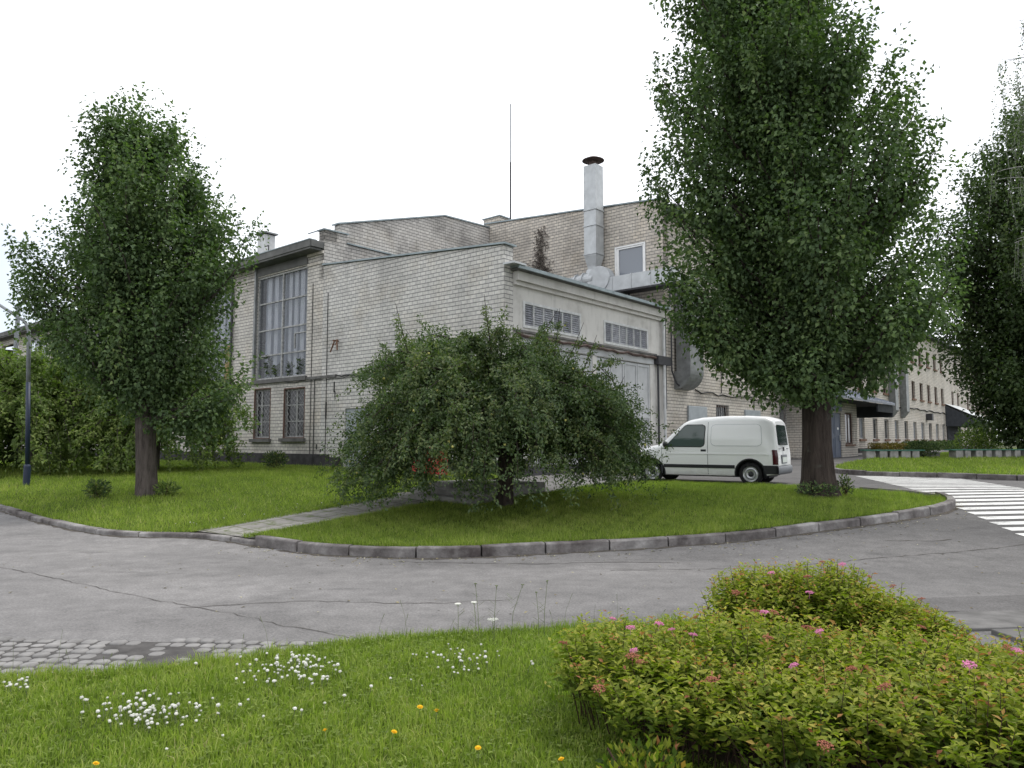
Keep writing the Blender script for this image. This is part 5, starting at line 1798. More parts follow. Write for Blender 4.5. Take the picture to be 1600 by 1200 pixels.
bench(17.05, 35.8, 19.75, 35.75, 5, 'short green bench on concrete blocks between the entrance path and the dark shrub', 1)
bench(21.15, 35.7, 27.2, 37.6, 10, 'long green bench on concrete blocks at the right edge', 2)
# low dark retaining kerb between benches
t = thing('planter_wall', onlawn(20.45, 37.3), 'low dark concrete planter wall behind the gap between the benches', 'wall')
mb = MB(); mb.box((19.7, 37.2, 0.7), (1.9, 0.1, 0), (-0.02, 0.25, 0), (0, 0, 0.42)); mb.build('wall', M['concrete_dark'], t, bevel=0.02)
mb = MB(); mb.box((19.68, 37.17, 1.122), (1.94, 0.1, 0), (-0.02, 0.31, 0), (0, 0, 0.05)); mb.build('cap', M['concrete_dark'], t, bevel=0.01)

# ------------------------------------------------------------------ lamp post
lx, ly = -12.9, 19.7
lz = g(lx, ly) + 0.12
lp = thing('lamp_post', (lx, ly, lz), 'curved street lamp post with blue lower half and grey top on the left lawn', 'lamp post')
O = Vector((lx, ly, lz))
mb = MB(); mb.tube([O + Vector((0, 0, -0.1)), O + Vector((0, 0, 0.5)), O + Vector((0, 0, 0.52)), O + Vector((0, 0, 0.56))], [0.085, 0.085, 0.08, 0.06], 14); mb.build('base_sleeve', M['blue_paint'], lp, smooth=False)
mb = MB(); mb.tube([O + Vector((0, 0, 0.56)), O + Vector((-0.09, 0, 2.75))], [0.056, 0.055], 14); mb.build('lower_pole', M['blue_paint'], lp, smooth=True)
mb = MB()
pts = [O + Vector((-0.09, 0, 2.75)), O + Vector((-0.14, 0, 4.05))]
for k in range(1, 8):
    an = k / 7 * R_(58)
    pts.append(O + Vector((-0.14 - 0.5 * (1 - math.cos(an)), 0, 4.05 + 0.5 * math.sin(an))))
pts.append(pts[-1] + Vector((-math.sin(R_(58)), 0, math.cos(R_(58)))) * 1.5)
mb.tube(pts, [0.054, 0.05] + [0.042] * 7 + [0.035], 12); mb.build('upper_pole', M['grey_pole'], lp, smooth=True)
e = pts[-1]; dv = Vector((-0.9, 0, 0.25)).normalized()
mb = MB()
rows = []
for (s_, w, h) in ((0, 0.05, 0.05), (0.08, 0.10, 0.07), (0.3, 0.16, 0.10), (0.6, 0.14, 0.09), (0.75, 0.05, 0.03)):
    rows.append([e + dv * s_ + Vector((0, w * math.cos(2 * math.pi * j / 12), h * (0.4 if math.sin(2 * math.pi * j / 12) < 0 else 1) * math.sin(2 * math.pi * j / 12))) for j in range(12)])
mb.grid(rows, closed=True)
mb.build('lamp_head', M['galv'], lp, smooth=True)

# ------------------------------------------------------------------ red box
rx, ry = -2.35, 20.2
rz = g(rx, ry) + 0.12
rb = thing('hydrant_box', (rx, ry, rz), 'faded red metal cabinet on legs half hidden behind the spreading tree', 'cabinet')
ca = Plane(Vector((rx, ry)), -U, NL)
mb = MB(); ca.box(mb, -0.55, 0.55, -0.3, 0.0, rz + 0.12, rz + 0.85); mb.build('cabinet', M['red_paint'], rb, bevel=0.015)
for s_ in (-0.54, 0.01):
    mb = MB(); ca.box(mb, s_, s_ + 0.53, 0.004, 0.022, rz + 0.15, rz + 0.82); dr = mb.build('door', M['red_paint'], rb, bevel=0.006)
    mb = MB(); ca.box(mb, (-0.08 if s_ < 0 else 0.06), (-0.05 if s_ < 0 else 0.09), 0.022, 0.05, rz + 0.42, rz + 0.56); mb.build('handle', M['dark_metal'], dr)
for a_, b_ in ((-0.52, -0.28), (0.47, -0.28), (-0.52, -0.07), (0.47, -0.07)):
    mb = MB(); ca.box(mb, a_, a_ + 0.05, b_, b_ + 0.05, rz - 0.1, rz + 0.12); mb.build('leg', M['dark_metal'], rb)

# ------------------------------------------------------------------ white van
def build_van():
    wheel_r = np.array([6.15, 19.1])
    hx = R_(148.5)                                # heading of the nose
    Uv = Vector((math.cos(hx), math.sin(hx)))
    # local frame: x forward from the rear, y to the left side (towards the camera is left)
    left = Vector((-math.sin(hx), math.cos(hx)))
    # rear left wheel centre is local (0.70, 0.80)
    SC = 0.995
    org = Vector(wheel_r) - Uv * 0.70 * SC - left * 0.80 * SC
    zr = g(6.15, 19.1); zf = g(*(Vector(wheel_r) + Uv * 2.69))
    loc = (org.x, org.y, zr - 0.02)
    t = thing('parked_van', loc, 'small white panel van with black side strips parked by the annex gates', 'van', rz=hx)
    ROOT[t.name] = Vector((0, 0, 0))
    t.rotation_euler = (0, -math.atan2(zf - zr, 2.69) * 0.8, hx)
    XT = [0.0, 0.06, 0.25, 0.8, 1.4, 2.0, 2.35, 2.5, 2.75, 3.08, 3.2, 3.55, 3.85, 4.0, 4.08, 4.11]
    ZT = [1.66, 1.73, 1.785, 1.815, 1.815, 1.785, 1.72, 1.64, 1.42, 1.10, 1.05, 0.975, 0.86, 0.74, 0.62, 0.54]
    ztop = lambda x: float(np.interp(x, XT, ZT))
    zbot = lambda x: float(np.interp(x, [0, 0.5, 3.6, 4.11], [0.30, 0.23, 0.22, 0.28]))
    def hw(x, z):
        w = float(np.interp(z, [0.2, 0.30, 0.5, 0.8, 1.0, 1.2, 1.5, 1.75], [0.77, 0.815, 0.845, 0.86, 0.85, 0.825, 0.765, 0.70]))
        f = float(np.interp(x, [0, 0.05, 0.14, 0.3, 3.4, 3.8, 4.0, 4.08, 4.11], [0.89, 0.94, 0.98, 1.0, 1.0, 0.955, 0.90, 0.84, 0.76]))
        y = w * f
        e = (ztop(x) - z) / 0.13
        if e < 1:
            e = max(e, 0)
            y -= 0.12 * (1 - math.sqrt(max(0, 1 - (1 - e) ** 2)))
        return y
    lean = lambda x, z: 0.115 * max(0, z - 0.75) / 1.0 * max(0, 1 - x / 0.9)
    P = lambda x, y, z: (x + lean(x, z), y, z)
    xs = sorted(set([0, 0.03, 0.06, 0.1, 0.15, 0.25] + list(np.arange(0.4, 4.0, 0.1)) + [3.95, 4.0, 4.05, 4.08, 4.1, 4.11]))
    mb = MB()
    rows = []
    for x in xs:
        zt_, zb_ = ztop(x), zbot(x)
        half = [(0.0, zb_), (hw(x, zb_) * 0.9, zb_)]
        for q in [0.0, 0.04, 0.12, 0.22, 0.34, 0.46, 0.58, 0.70, 0.8]:
            z = zb_ + 0.02 + (zt_ - 0.13 - zb_ - 0.02) * q / 0.8
            half.append((hw(x, z), z))
        for e in (0.7, 0.45, 0.25, 0.1, 0.0):
            z = zt_ - 0.13 * e
            half.append((hw(x, z), z))
        wt = hw(x, zt_)
        half += [(wt * 0.66, zt_ + 0.012), (wt * 0.33, zt_ + 0.018)]
        ring = [P(x, y, z) for y, z in half] + [P(x, 0, zt_ + 0.02)] + [P(x, -y, z) for y, z in reversed(half[1:])]
        rows.append(ring)
    i = mb.grid(rows, closed=True)
    n = len(rows[0])
    mb.f.append(tuple(i + j for j in reversed(range(n)))); mb.uv.append([(0, 0)] * n)
    mb.f.append(tuple(i + (len(rows) - 1) * n + j for j in range(n))); mb.uv.append([(0, 0)] * n)
    body = mb.build('body', M['van_white'], t, local=True, smooth=True)
    # wheel arches cut out
    cut = MB()
    for wx in (0.70, 3.39):
        for sy in (1, -1):
            cut.lathe([(0.001, 0), (0.365, 0), (0.365, 0.5), (0.001, 0.5)], (wx, 0.52 * sy, 0.30), axis=(0, sy, 0), n=32)
    co = cut.build('cutter', M['van_trim'], None, smooth=False)
    md = body.modifiers.new('arches', 'BOOLEAN'); md.operation = 'DIFFERENCE'; md.solver = 'EXACT'; md.object = co
    co.matrix_world = Matrix.Identity(4)
    tl, tr_ = t.location.copy(), t.rotation_euler.copy()
    t.location = (0, 0, 0); t.rotation_euler = (0, 0, 0)
    bpy.context.view_layer.update()
    dg = bpy.context.evaluated_depsgraph_get()
    new = bpy.data.meshes.new_from_object(body.evaluated_get(dg))
    body.modifiers.clear()
    body.data = new
    bpy.data.objects.remove(co)
    t.location = tl; t.rotation_euler = tr_; t.scale = (SC, SC, SC)
    try:
        new.set_sharp_from_angle(angle=R_(35))
    except Exception:
        pass
    # patches that follow the side
    def side_patch(name, zs, xl, xr, mat, off, par, sy=1, nx=12):
        mb = MB()
        rows = []
        for k, z in enumerate(zs):
            a, b = xl(z), xr(z)
            rows.append([(lambda x: P(x, sy * (hw(x, z) + off), z))(a + (b - a) * q / nx) for q in range(nx + 1)])
        mb.grid(rows)
        m = len(zs); w = nx + 1
        # thin edge so the pane has thickness
        back = [[(x, y - sy * 0.012, z) for x, y, z in r_] for r_ in rows]
        edge = rows[0] + [r_[-1] for r_ in rows[1:]] + rows[-1][-2::-1] + [r_[0] for r_ in rows[-2:0:-1]]
        edgeb = back[0] + [r_[-1] for r_ in back[1:]] + back[-1][-2::-1] + [r_[0] for r_ in back[-2:0:-1]]
        mb.grid([edge, edgeb], closed=True)
        return mb.build(name, mat, par, local=True, smooth=True)
    def rnd(z, z0, z1, rad):
        """corner inset at height z"""
        d = min(z - z0, z1 - z)
        if d >= rad: return 0.0
        return rad - math.sqrt(max(0, rad * rad - (rad - d) ** 2))
    for sy in (1, -1):
        z0, z1 = 0.985, 1.60
        zs = list(np.linspace(z0, z1, 22))
        side_patch('window_seal', zs, lambda z: 1.86 + rnd(z, z0, z1, 0.1) + 0.04 * (1.6 - z), lambda z: 3.03 - 0.04 - (z - 0.985) * 0.93 - rnd(z, z0, z1, 0.05), M['van_trim'], 0.002, t, sy)
        z2, z3 = 1.005, 1.58
        zs = list(np.linspace(z2, z3, 22))
        side_patch('side_window', zs, lambda z: 1.885 + rnd(z, z2, z3, 0.09) + 0.04 * (1.6 - z), lambda z: 2.945 - (z - 1.005) * 0.93 - rnd(z, z2, z3, 0.04), M['glass_van_side'], 0.004, t, sy)
        # raised load panel, outline first as a shallow groove
        z4, z5 = 1.02, 1.60
        zs = list(np.linspace(z4, z5, 22))
        side_patch('panel_groove', zs, lambda z: 0.36 + rnd(z, z4, z5, 0.12), lambda z: 1.72 - rnd(z, z4, z5, 0.12), M['galv'], 0.0025, t, sy, 20)
        z6, z7 = 1.033, 1.588
        zs = list(np.linspace(z6, z7, 22))
        side_patch('load_panel', zs, lambda z: 0.375 + rnd(z, z6, z7, 0.11), lambda z: 1.705 - rnd(z, z6, z7, 0.11), M['van_white'], 0.006, t, sy, 20)
        # door seams
        for xx in (1.80, 3.08):
            side_patch('door_seam', list(np.linspace(0.27, 1.66 if xx < 2 else 1.0, 24)), lambda z: xx - 0.006, lambda z: xx + 0.006, M['van_bumper'], 0.0015, t, sy, 1)
        side_patch('side_strip', list(np.linspace(0.435, 0.525, 5)), lambda z: 1.09, lambda z: 3.02, M['van_trim'], 0.014, t, sy, 24)
        side_patch('waist_crease', list(np.linspace(0.80, 0.825, 3)), lambda z: 0.16, lambda z: 3.0, M['van_white'], 0.011, t, sy, 24)
        hm = MB(); hm.box((1.84, sy * 0.846 - 0.014, 0.87), (0.15, 0, 0), (0, 0.028, 0), (0, 0, 0.06)); hm.build('door_handle', M['van_trim'], t, local=True, bevel=0.01)
        side_patch('rear_quarter_trim', list(np.linspace(0.31, 0.53, 8)), lambda z: 0.005, lambda z: 0.365 + 0.0 * z, M['van_trim'], 0.012, t, sy, 8)
        side_patch('front_quarter_trim', list(np.linspace(0.31, 0.55, 8)), lambda z: 3.73, lambda z: 4.06, M['van_trim'], 0.012, t, sy, 8)
        # arch lips
        for wx in (0.70, 3.39):
            pts = []
            for k in range(25):
                an = R_(-12) + (math.pi + R_(24)) * k / 24
                x = wx + 0.385 * math.cos(an); z = 0.30 + 0.385 * math.sin(an)
                pts.append((x, sy * (hw(x, max(z, 0.25)) + 0.0), z))
            am = MB(); am.tube(pts, 0.022, 6); am.build('arch_lip', M['van_trim'], t, local=True, smooth=True)
            lm_ = MB()
            rows_ = []
            for k in range(21):
                an = R_(-14) + (math.pi + R_(28)) * k / 20
                cx_, cz_ = wx + 0.361 * math.cos(an), 0.30 + 0.361 * math.sin(an)
                rows_.append([(cx_, sy * 0.84, cz_), (cx_, sy * 0.525, cz_), (wx, sy * 0.523, 0.30)])
            lm_.grid(rows_)
            lm_.build('arch_liner', M['van_trim'], t, local=True)
        # tail lamp
        lm = side_patch('tail_lamp', list(np.linspace(0.55, 0.93, 8)), lambda z: 0.008, lambda z: 0.13, M['tail_red'], 0.008, t, sy, 5)
        # headlamp
        side_patch('headlight', list(np.linspace(0.62, 0.80, 6)), lambda z: 3.72, lambda z: 4.0 - 0.35 * (z - 0.62), M['lamp_clear'], 0.006, t, sy, 8)
        # mirror
        mm = MB()
        mm.ball((2.93, sy * 0.965, 1.06), 0.1, 10, (0.75, 0.95, 0.85))
        mm.tube([(2.95, sy * 0.84, 1.0), (2.94, sy * 0.93, 1.03)], 0.03, 6)
        mm.build('wing_mirror', M['van_trim'], t, local=True, smooth=True)
    # windscreen on the sloping front
    mb = MB()
    rows = []
    for k in range(12):
        x = 2.50 + (3.04 - 2.50) * k / 11
        w = min(0.62, hw(x, ztop(x)) - 0.01) + 0.06 * k / 11
        rows.append([(x + 0.004, -w + 2 * w * q / 10, ztop(x) + 0.024 - 0.01 * abs(q - 5) / 5) for q in range(11)])
    mb.grid(rows); mb.build('windscreen', M['glass_van'], t, local=True, smooth=True)
    # rear face
    def rear(name, y0, y1, z0, z1, mat, off=0.006, rad=0.04, par=t, taper=0.0):
        mb = MB()
        rows = []
        for k in range(15):
            z = z0 + (z1 - z0) * k / 14
            ins = rnd(z, z0, z1, rad) + taper * (z - z0)
            rows.append([(lean(0, z) - off, y0 + ins + (y1 - y0 - 2 * ins) * q / 8, z) for q in range(9)])
        mb.grid(rows)
        back = [[(x + 0.02, y, z) for x, y, z in r_] for r_ in rows]
        edge = rows[0] + [r_[-1] for r_ in rows[1:]] + rows[-1][-2::-1] + [r_[0] for r_ in rows[-2:0:-1]]
        edgeb = back[0] + [r_[-1] for r_ in back[1:]] + back[-1][-2::-1] + [r_[0] for r_ in back[-2:0:-1]]
        mb.grid([edge, edgeb], closed=True)
        return mb.build(name, mat, par, local=True)
    rear('rear_window', -0.60, 0.60, 1.05, 1.58, M['glass_van'], 0.008, 0.05, taper=0.05)
    rear('number_plate', -0.22, 0.30, 0.60, 0.735, M['plate'], 0.012, 0.01)
    rear('plate_recess', -0.27, 0.35, 0.57, 0.80, M['van_bumper'], 0.006, 0.02)
    rear('tailgate_seam', -0.70, 0.70, 0.515, 0.527, M['van_bumper'], 0.004, 0.002)
    rear('emblem', -0.045, 0.045, 0.90, 1.0, M['van_trim'], 0.012, 0.02)
    rear('name_strip', 0.38, 0.58, 0.945, 0.965, M['van_bumper'], 0.007, 0.005)
    rear('name_strip', -0.58, -0.38, 0.945, 0.965, M['van_bumper'], 0.007, 0.005)
    rear('wiper', -0.02, 0.45, 1.065, 1.085, M['van_trim'], 0.02, 0.005)
    mb = MB()
    rows = []
    for (z, o_) in ((0.30, 0.0), (0.30, 0.06), (0.36, 0.10), (0.46, 0.11), (0.50, 0.08), (0.51, 0.0)):
        rows.append([(-o_ * (1 - 0.6 * abs(2 * q / 12 - 1) ** 4) + 0.02, (0.855 * (2 * q / 12 - 1)), z) for q in range(13)])
    mb.grid(rows); mb.build('rear_bumper', M['van_bumper'], t, local=True, smooth=True)
    mb = MB()
    rows = []
    for (z, o_) in ((0.24, -0.06), (0.27, 0.03), (0.38, 0.07), (0.50, 0.07), (0.56, 0.03), (0.57, -0.06)):
        rows.append([(4.04 + o_ - 0.22 * abs(2 * q / 12 - 1) ** 3, (0.80 * (2 * q / 12 - 1)), z) for q in range(13)])
    mb.grid(rows); mb.build('front_bumper', M['van_trim'], t, local=True, smooth=True)
    mb = MB(); mb.abox(3.2, -0.5, 0.60, 4.07, 0.5, 0.70); mb.build('grille', M['van_trim'], t, local=True)
    # cab seats and inside
    for sy in (0.36, -0.36):
        mb = MB(); mb.abox(1.95, sy - 0.22, 0.5, 2.45, sy + 0.22, 0.72); mb.abox(1.90, sy - 0.22, 0.7, 2.05, sy + 0.22, 1.22); mb.abox(1.92, sy - 0.12, 1.24, 2.0, sy + 0.12, 1.42)
        mb.build('seat', M['seat_dark'], t, local=True, bevel=0.03)
    # wheels
    for wx in (0.70, 3.39):
        for sy in (1, -1):
            st_ = R_(-14) if wx > 3 else 0
            ax = Vector((math.sin(st_), sy * math.cos(st_), 0)) if sy > 0 else Vector((-math.sin(st_), -math.cos(st_), 0))
            c = Vector((wx, sy * 0.72, 0.30))
            mb = MB()
            mb.lathe([(0.18, -0.09), (0.27, -0.095), (0.293, -0.075), (0.298, 0), (0.293, 0.075), (0.27, 0.095), (0.225, 0.098), (0.195, 0.085)], c, ax, 36)
            wh = mb.build('wheel', M['tyre'], t, local=True, smooth=True)
            mb = MB()
            mb.lathe([(0.197, 0.084), (0.203, 0.09), (0.195, 0.082), (0.18, 0.055), (0.165, 0.05), (0.15, 0.062), (0.10, 0.065), (0.075, 0.05), (0.07, 0.05)], c, ax, 36)
            rm = mb.build('rim', M['rim'], wh, local=True, smooth=True)
            mb = MB(); mb.lathe([(0.068, 0.03), (0.07, 0.068), (0.05, 0.085), (0.001, 0.088)], c, ax, 16); mb.build('hub_cap', M['van_trim'], wh, local=True, smooth=True)
            mb = MB(); mb.lathe([(0.112, 0.06), (0.116, 0.0685), (0.134, 0.0685), (0.138, 0.058)], c, ax, 30); mb.build('vent_ring', M['van_bumper'], wh, local=True, smooth=True)
            mb = MB(); mb.lathe([(0.001, -0.3), (0.19, -0.3), (0.195, 0.03), (0.001, 0.03)], c, ax, 20); mb.build('brake_drum', M['van_trim'], wh, local=True)
    mb = MB(); mb.abox(0.3, -0.5, 0.2, 3.9, 0.5, 0.32); mb.build('underbody', M['van_trim'], t, local=True)
    return t


build_van()

# ------------------------------------------------------------------ spirea shrubs
def spirea(base, label, prof, n_sh, seed, pinks, rusts, Lf=0.066, stems_left=True):
    """prof: list of (x, y, rx, ry, height) mounds in world metres"""
    r = np.random.default_rng(seed)
    t = thing('spirea_shrub', base, label, 'shrub', 'spirea shrubs on the verge')
    wts = np.array([p[2] * p[3] for p in prof]); wts = wts / wts.sum()
    mb = MB()
    P, D, LL, TT, NL_ = [], [], [], [], []
    tips = []
    for i in range(n_sh):
        m = prof[r.choice(len(prof), p=wts)]
        q = r.normal(size=2); q /= np.linalg.norm(q)
        rad = math.sqrt(r.random())
        ex, ey = q[0] * rad, q[1] * rad
        hgt = m[4] * (1 - 0.30 * rad ** 3.0) * r.uniform(0.88, 1.04) * (1 if r.random() < 0.72 else r.uniform(0.45, 0.9))
        if r.random() < 0.03: hgt *= 1.10
        tip = np.array([m[0] + ex * m[2] * 1.02, m[1] + ey * m[3] * 1.02, hgt])
        root = np.array([m[0] + ex * m[2] * 0.55 + r.normal(0, 0.05), m[1] + ey * m[3] * 0.55 + r.normal(0, 0.05), 0.0])
        ctrl = root * 0.35 + tip * 0.65; ctrl[2] = hgt * 0.62
        ctrl[:2] = root[:2] * 0.55 + tip[:2] * 0.45
        cv = bez(root, ctrl, tip, 6)
        zb = 0.03
        if i % 4 == 0:
            mb.tube([tuple(p + [0, 0, zb]) for p in cv], list(np.linspace(0.0045, 0.0015, 6)), 3, cap=False)
        nl = int(r.integers(15, 24))
        tb = r.random()
        for k in range(nl):
            u = 0.40 + 0.60 * (k + r.random()) / nl
            j = min(int(u * 5), 4)
            p = cv[j] + (cv[j + 1] - cv[j]) * (u * 5 - j)
            an = k * 2.4 + tb * 6
            d = np.array([math.cos(an), math.sin(an), 0.12 + 0.35 * u + r.normal(0, 0.28)])
            P.append(p + np.array([0, 0, zb])); D.append(d)
            LL.append(Lf * r.uniform(0.55, 1.1) * (1.0 if u < 0.85 else 0.65))
            base_t = 0.16 + 0.54 * u ** 1.6 + 0.16 * (tb - 0.5) + r.normal(0, 0.09)  # tint darkens down the shoot, the shrub's inner shade put into leaf colour
            if u > 0.92 and tb > 0.70: base_t = r.uniform(0.84, 1.0)
            TT.append(base_t)
        tips.append((tip[0], tip[1], tip[2] + zb, rad, ey))
    mb.build('stems', M['twig'], t)
    P, D, LL, TT = map(np.array, (P, D, LL, TT))
    keep = r.random(len(P)) < np.clip((P[:, 2] - 0.08) / 0.30, 0.12, 1)
    P, D, LL, TT = P[keep], D[keep], LL[keep], TT[keep]
    flat = np.tile(np.array([[0, 0, 1.0]]), (len(P), 1))
    v, f, tt = leaf_geo(P, D, LL, LL * 0.46, r, TT, flat=flat * 1.2, fold=0.18)
    mesh_np('foliage', v, f, M['leaf_spirea'], t, tt)
    # flower heads: flat corymbs of small florets
    def head(name, mat, rad, hgt, n, seed):
        rr = np.random.default_rng(seed)
        hb = MB()
        for k in range(n):
            a = k * 2.4; q = rad * math.sqrt((k + 0.5) / n)
            hb.ball((q * math.cos(a) + rr.normal(0, 0.002), q * math.sin(a) + rr.normal(0, 0.002), hgt - 0.35 * q * q / rad + rr.normal(0, 0.003)), rr.uniform(0.0035, 0.006), 6, (1, 1, 0.8))
        hb.tube([(0, 0, -0.05), (0, 0, 0)], [0.0015, 0.0015], 3, cap=False)
        for k in range(5):
            hb.tube([(0, 0, -0.012), (rad * 0.6 * math.cos(k * 1.25), rad * 0.6 * math.sin(k * 1.25), hgt - 0.004)], 0.001, 3, cap=False)
        return hb.build(name, mat, t, local=True)
    tips = sorted(tips, key=lambda q: -q[2])
    def put(nm, mat, spots, rad, n, sd):
        proto = None
        for k, (x, y, z) in enumerate(spots):
            if proto is None:
                o = proto = head(nm, mat, rad, 0.008, n, sd)
            else:
                o = proto.copy(); col.objects.link(o); o.parent = t
            o.location = (x - base[0], y - base[1], z - base[2])
            o.rotation_euler = (random.uniform(-0.35, 0.35), random.uniform(-0.35, 0.35), random.uniform(0, 6))
            s = random.uniform(0.6, 1.0)
            o.scale = (s, s, s)
    put('flower_head', M['pink'], pinks, 0.034, 46, seed + 1)
    put('faded_flower_head', M['rust_head'], rusts, 0.036, 40, seed + 2)
    return t


def top_at(prof, x, y):
    z = 0
    for m in prof:
        q = ((x - m[0]) / m[2]) ** 2 + ((y - m[1]) / m[3]) ** 2
        if q < 1.1: z = max(z, m[4] * (1 - 0.30 * min(q, 1.0) ** 1.5))
    return z + 0.05


prof_n = [(0.68, 4.50, 0.48, 0.52, 0.62), (0.90, 4.02, 0.48, 0.45, 0.56), (1.40, 4.45, 0.70, 0.62, 0.66), (1.5, 3.75, 0.6, 0.5, 0.56), (2.15, 4.25, 0.85, 0.62, 0.59), (2.15, 3.65, 0.75, 0.5, 0.55), (2.95, 4.05, 0.8, 0.7, 0.55), (2.9, 3.5, 0.7, 0.5, 0.52), (3.4, 3.7, 0.7, 0.7, 0.54)]
prof_f = [(1.92, 5.75, 0.46, 0.42, 0.72), (2.35, 5.70, 0.50, 0.45, 0.75), (2.70, 5.5, 0.38, 0.40, 0.58), (2.90, 5.35, 0.32, 0.36, 0.48)]


def mound_hit(xp, yp, prof):
    """world point where the sight line through a photo pixel meets the shrub mounds"""
    a = (xp - 800) / 1150; b = (600 - yp) / 1150
    th = math.atan(90 / 1150)
    d = Vector((a, math.cos(th) - b * math.sin(th), math.sin(th) + b * math.cos(th)))
    k = 2.0
    while k < 7.5:
        p = Vector((0, 0, H)) + d * k
        if p.z < top_at(prof, p.x, p.y) and top_at(prof, p.x, p.y) > 0.1:
            return (p.x, p.y, p.z + 0.02)
        k += 0.01
    return None


pinks_n = [q for q in (mound_hit(x, y, prof_n) for x, y in ((958, 972), (985, 986), (1049, 989), (1083, 997), (1280, 992), (1240, 1046), (1515, 1045), (1590, 1022), (990, 1022), (1030, 980), (1195, 962))) if q]
rust_n = [q for q in (mound_hit(x, y, prof_n) for x, y in ((988, 1031), (1000, 1040), (1180, 960), (1210, 962), (1330, 1052), (1112, 1068), (1262, 986), (1575, 1018), (1012, 946), (872, 966), (1200, 1002), (1382, 1080), (936, 1082), (1290, 1172), (880, 1010), (1440, 985))) if q]
pinks_f = [q for q in (mound_hit(x, y, prof_f) for x, y in ((1316, 886), (1205, 899), (1265, 930))) if q]
rust_f = [q for q in (mound_hit(x, y, prof_f) for x, y in ((1285, 882), (1150, 930), (1262, 905), (1395, 920), (1440, 940))) if q]
spirea((1.9, 4.3, 0.03), 'long near spirea shrub with a few pink flower heads at the lower right', prof_n, 3500, 13, pinks_n, rust_n)
spirea((2.4, 5.6, 0.03), 'smaller rounded spirea shrub standing behind the long near one', prof_f, 1500, 17, pinks_f, rust_f)

sheet('shrub_shade_soil', [(0.62, 4.5), (0.85, 4.05), (1.2, 3.75), (1.7, 3.4), (2.6, 3.0), (4.0, 2.9), (4.2, 4.2), (3.4, 5.0), (3.2, 5.8), (2.0, 6.2), (1.5, 5.6), (1.0, 5.1)], lambda x, y: verge_z(x, y) + 0.006, M['shade_soil'], 0.3)  # dark soil sheet added to deepen the shade under the shrubs
BED = [(0.68, 4.5), (0.90, 4.05), (1.25, 3.82), (1.75, 3.47), (2.6, 3.07), (4.0, 2.97), (4.2, 4.2), (3.4, 4.95), (3.15, 5.75), (2.0, 6.1), (1.55, 5.55), (1.05, 5.05)]
in_bed = lambda x, y: in_poly(x, y, BED)
leaf_clump('weed', (0.62, 3.55, 0.03), (0.42, 0.34, 0.26), 420, 0.055, M['leaf_spirea'], 'bright leafy weed clump at the left foot of the near spirea', 'plant', 31, up=0.9)
leaf_clump('weed', (1.35, 3.5, 0.03), (0.5, 0.3, 0.2), 260, 0.05, M['leaf_light'], 'dim leafy weed clump under the near spirea branches', 'plant', 32, up=0.7)

# ------------------------------------------------------------------ grass
def blades(name, n, xr, yr, poly, zf, h, w, seed, segs=2, dens=None, avoid=None, mat='grass', tshift=0.0):
    r = np.random.default_rng(seed)
    x = r.uniform(*xr, n); y = r.uniform(*yr, n)
    ok = in_poly(x, y, poly)
    if dens is not None: ok &= r.random(n) < dens(x, y)
    if avoid is not None: ok &= ~avoid(x, y)
    x, y = x[ok], y[ok]
    n = len(x)
    z = zf(x, y) - 0.01
    pn = patch_noise(x * 1.1, y * 1.1)
    pn2 = patch_noise(x * 3.3 + 5, y * 2.9)
    hh = h * r.uniform(0.45, 1.25, n) * (1 + 0.22 * pn + 0.15 * pn2 + 0.36 * patch_noise(x * 9, y * 8.3 + 2))
    az = r.uniform(0, 6.283, n)
    lean = np.abs(r.normal(0, 0.55, n))
    dx, dy = np.cos(az) * lean, np.sin(az) * lean
    az2 = r.uniform(0, 6.283, n)
    sx, sy = np.cos(az2) * w * 0.5, np.sin(az2) * w * 0.5
    k = 5 if segs == 2 else 3
    v = np.empty((n, k, 3))
    v[:, 0] = np.stack([x - sx, y - sy, z], -1)
    v[:, 1] = np.stack([x + sx, y + sy, z], -1)
    if segs == 2:
        mx, my, mz = x + dx * hh * 0.3, y + dy * hh * 0.3, z + hh * 0.62
        v[:, 2] = np.stack([mx + sx * 0.8, my + sy * 0.8, mz], -1)
        v[:, 3] = np.stack([mx - sx * 0.8, my - sy * 0.8, mz], -1)
        v[:, 4] = np.stack([x + dx * hh, y + dy * hh, z + hh * (1 - 0.2 * lean)], -1)
        i = np.arange(n)[:, None] * 5
        f = np.concatenate([i + np.array([[0, 1, 2]]), i + np.array([[0, 2, 3]]), i + np.array([[3, 2, 4]])], 0)
    else:
        v[:, 2] = np.stack([x + dx * hh, y + dy * hh, z + hh], -1)
        f = np.arange(n)[:, None] * 3 + np.array([[0, 1, 2]])
    pn3 = patch_noise(x * 11 + 3, y * 10)
    t = np.clip(0.42 + 0.15 * pn + 0.10 * pn2 + 0.15 * pn3 + r.normal(0, 0.17, n) + tshift, 0, 0.97)
    t += 0.28 * np.clip(patch_noise(x * 0.45 + 9, y * 0.5 + 4) - 0.15, 0, 1) + 0.2 * np.clip(patch_noise(x * 2.1 + 1, y * 2.3 + 7) - 0.35, 0, 1)
    dry = r.random(n) < 0.025 + 0.10 * np.clip(patch_noise(x * 0.8 + 2, y * 0.9) - 0.2, 0, 1)
    t[dry] = r.uniform(0.9, 1.0, dry.sum())
    o = mesh_np(name, v.reshape(-1, 3), f, M[mat], None, np.repeat(t, k))
    return tag(o, kind='stuff')


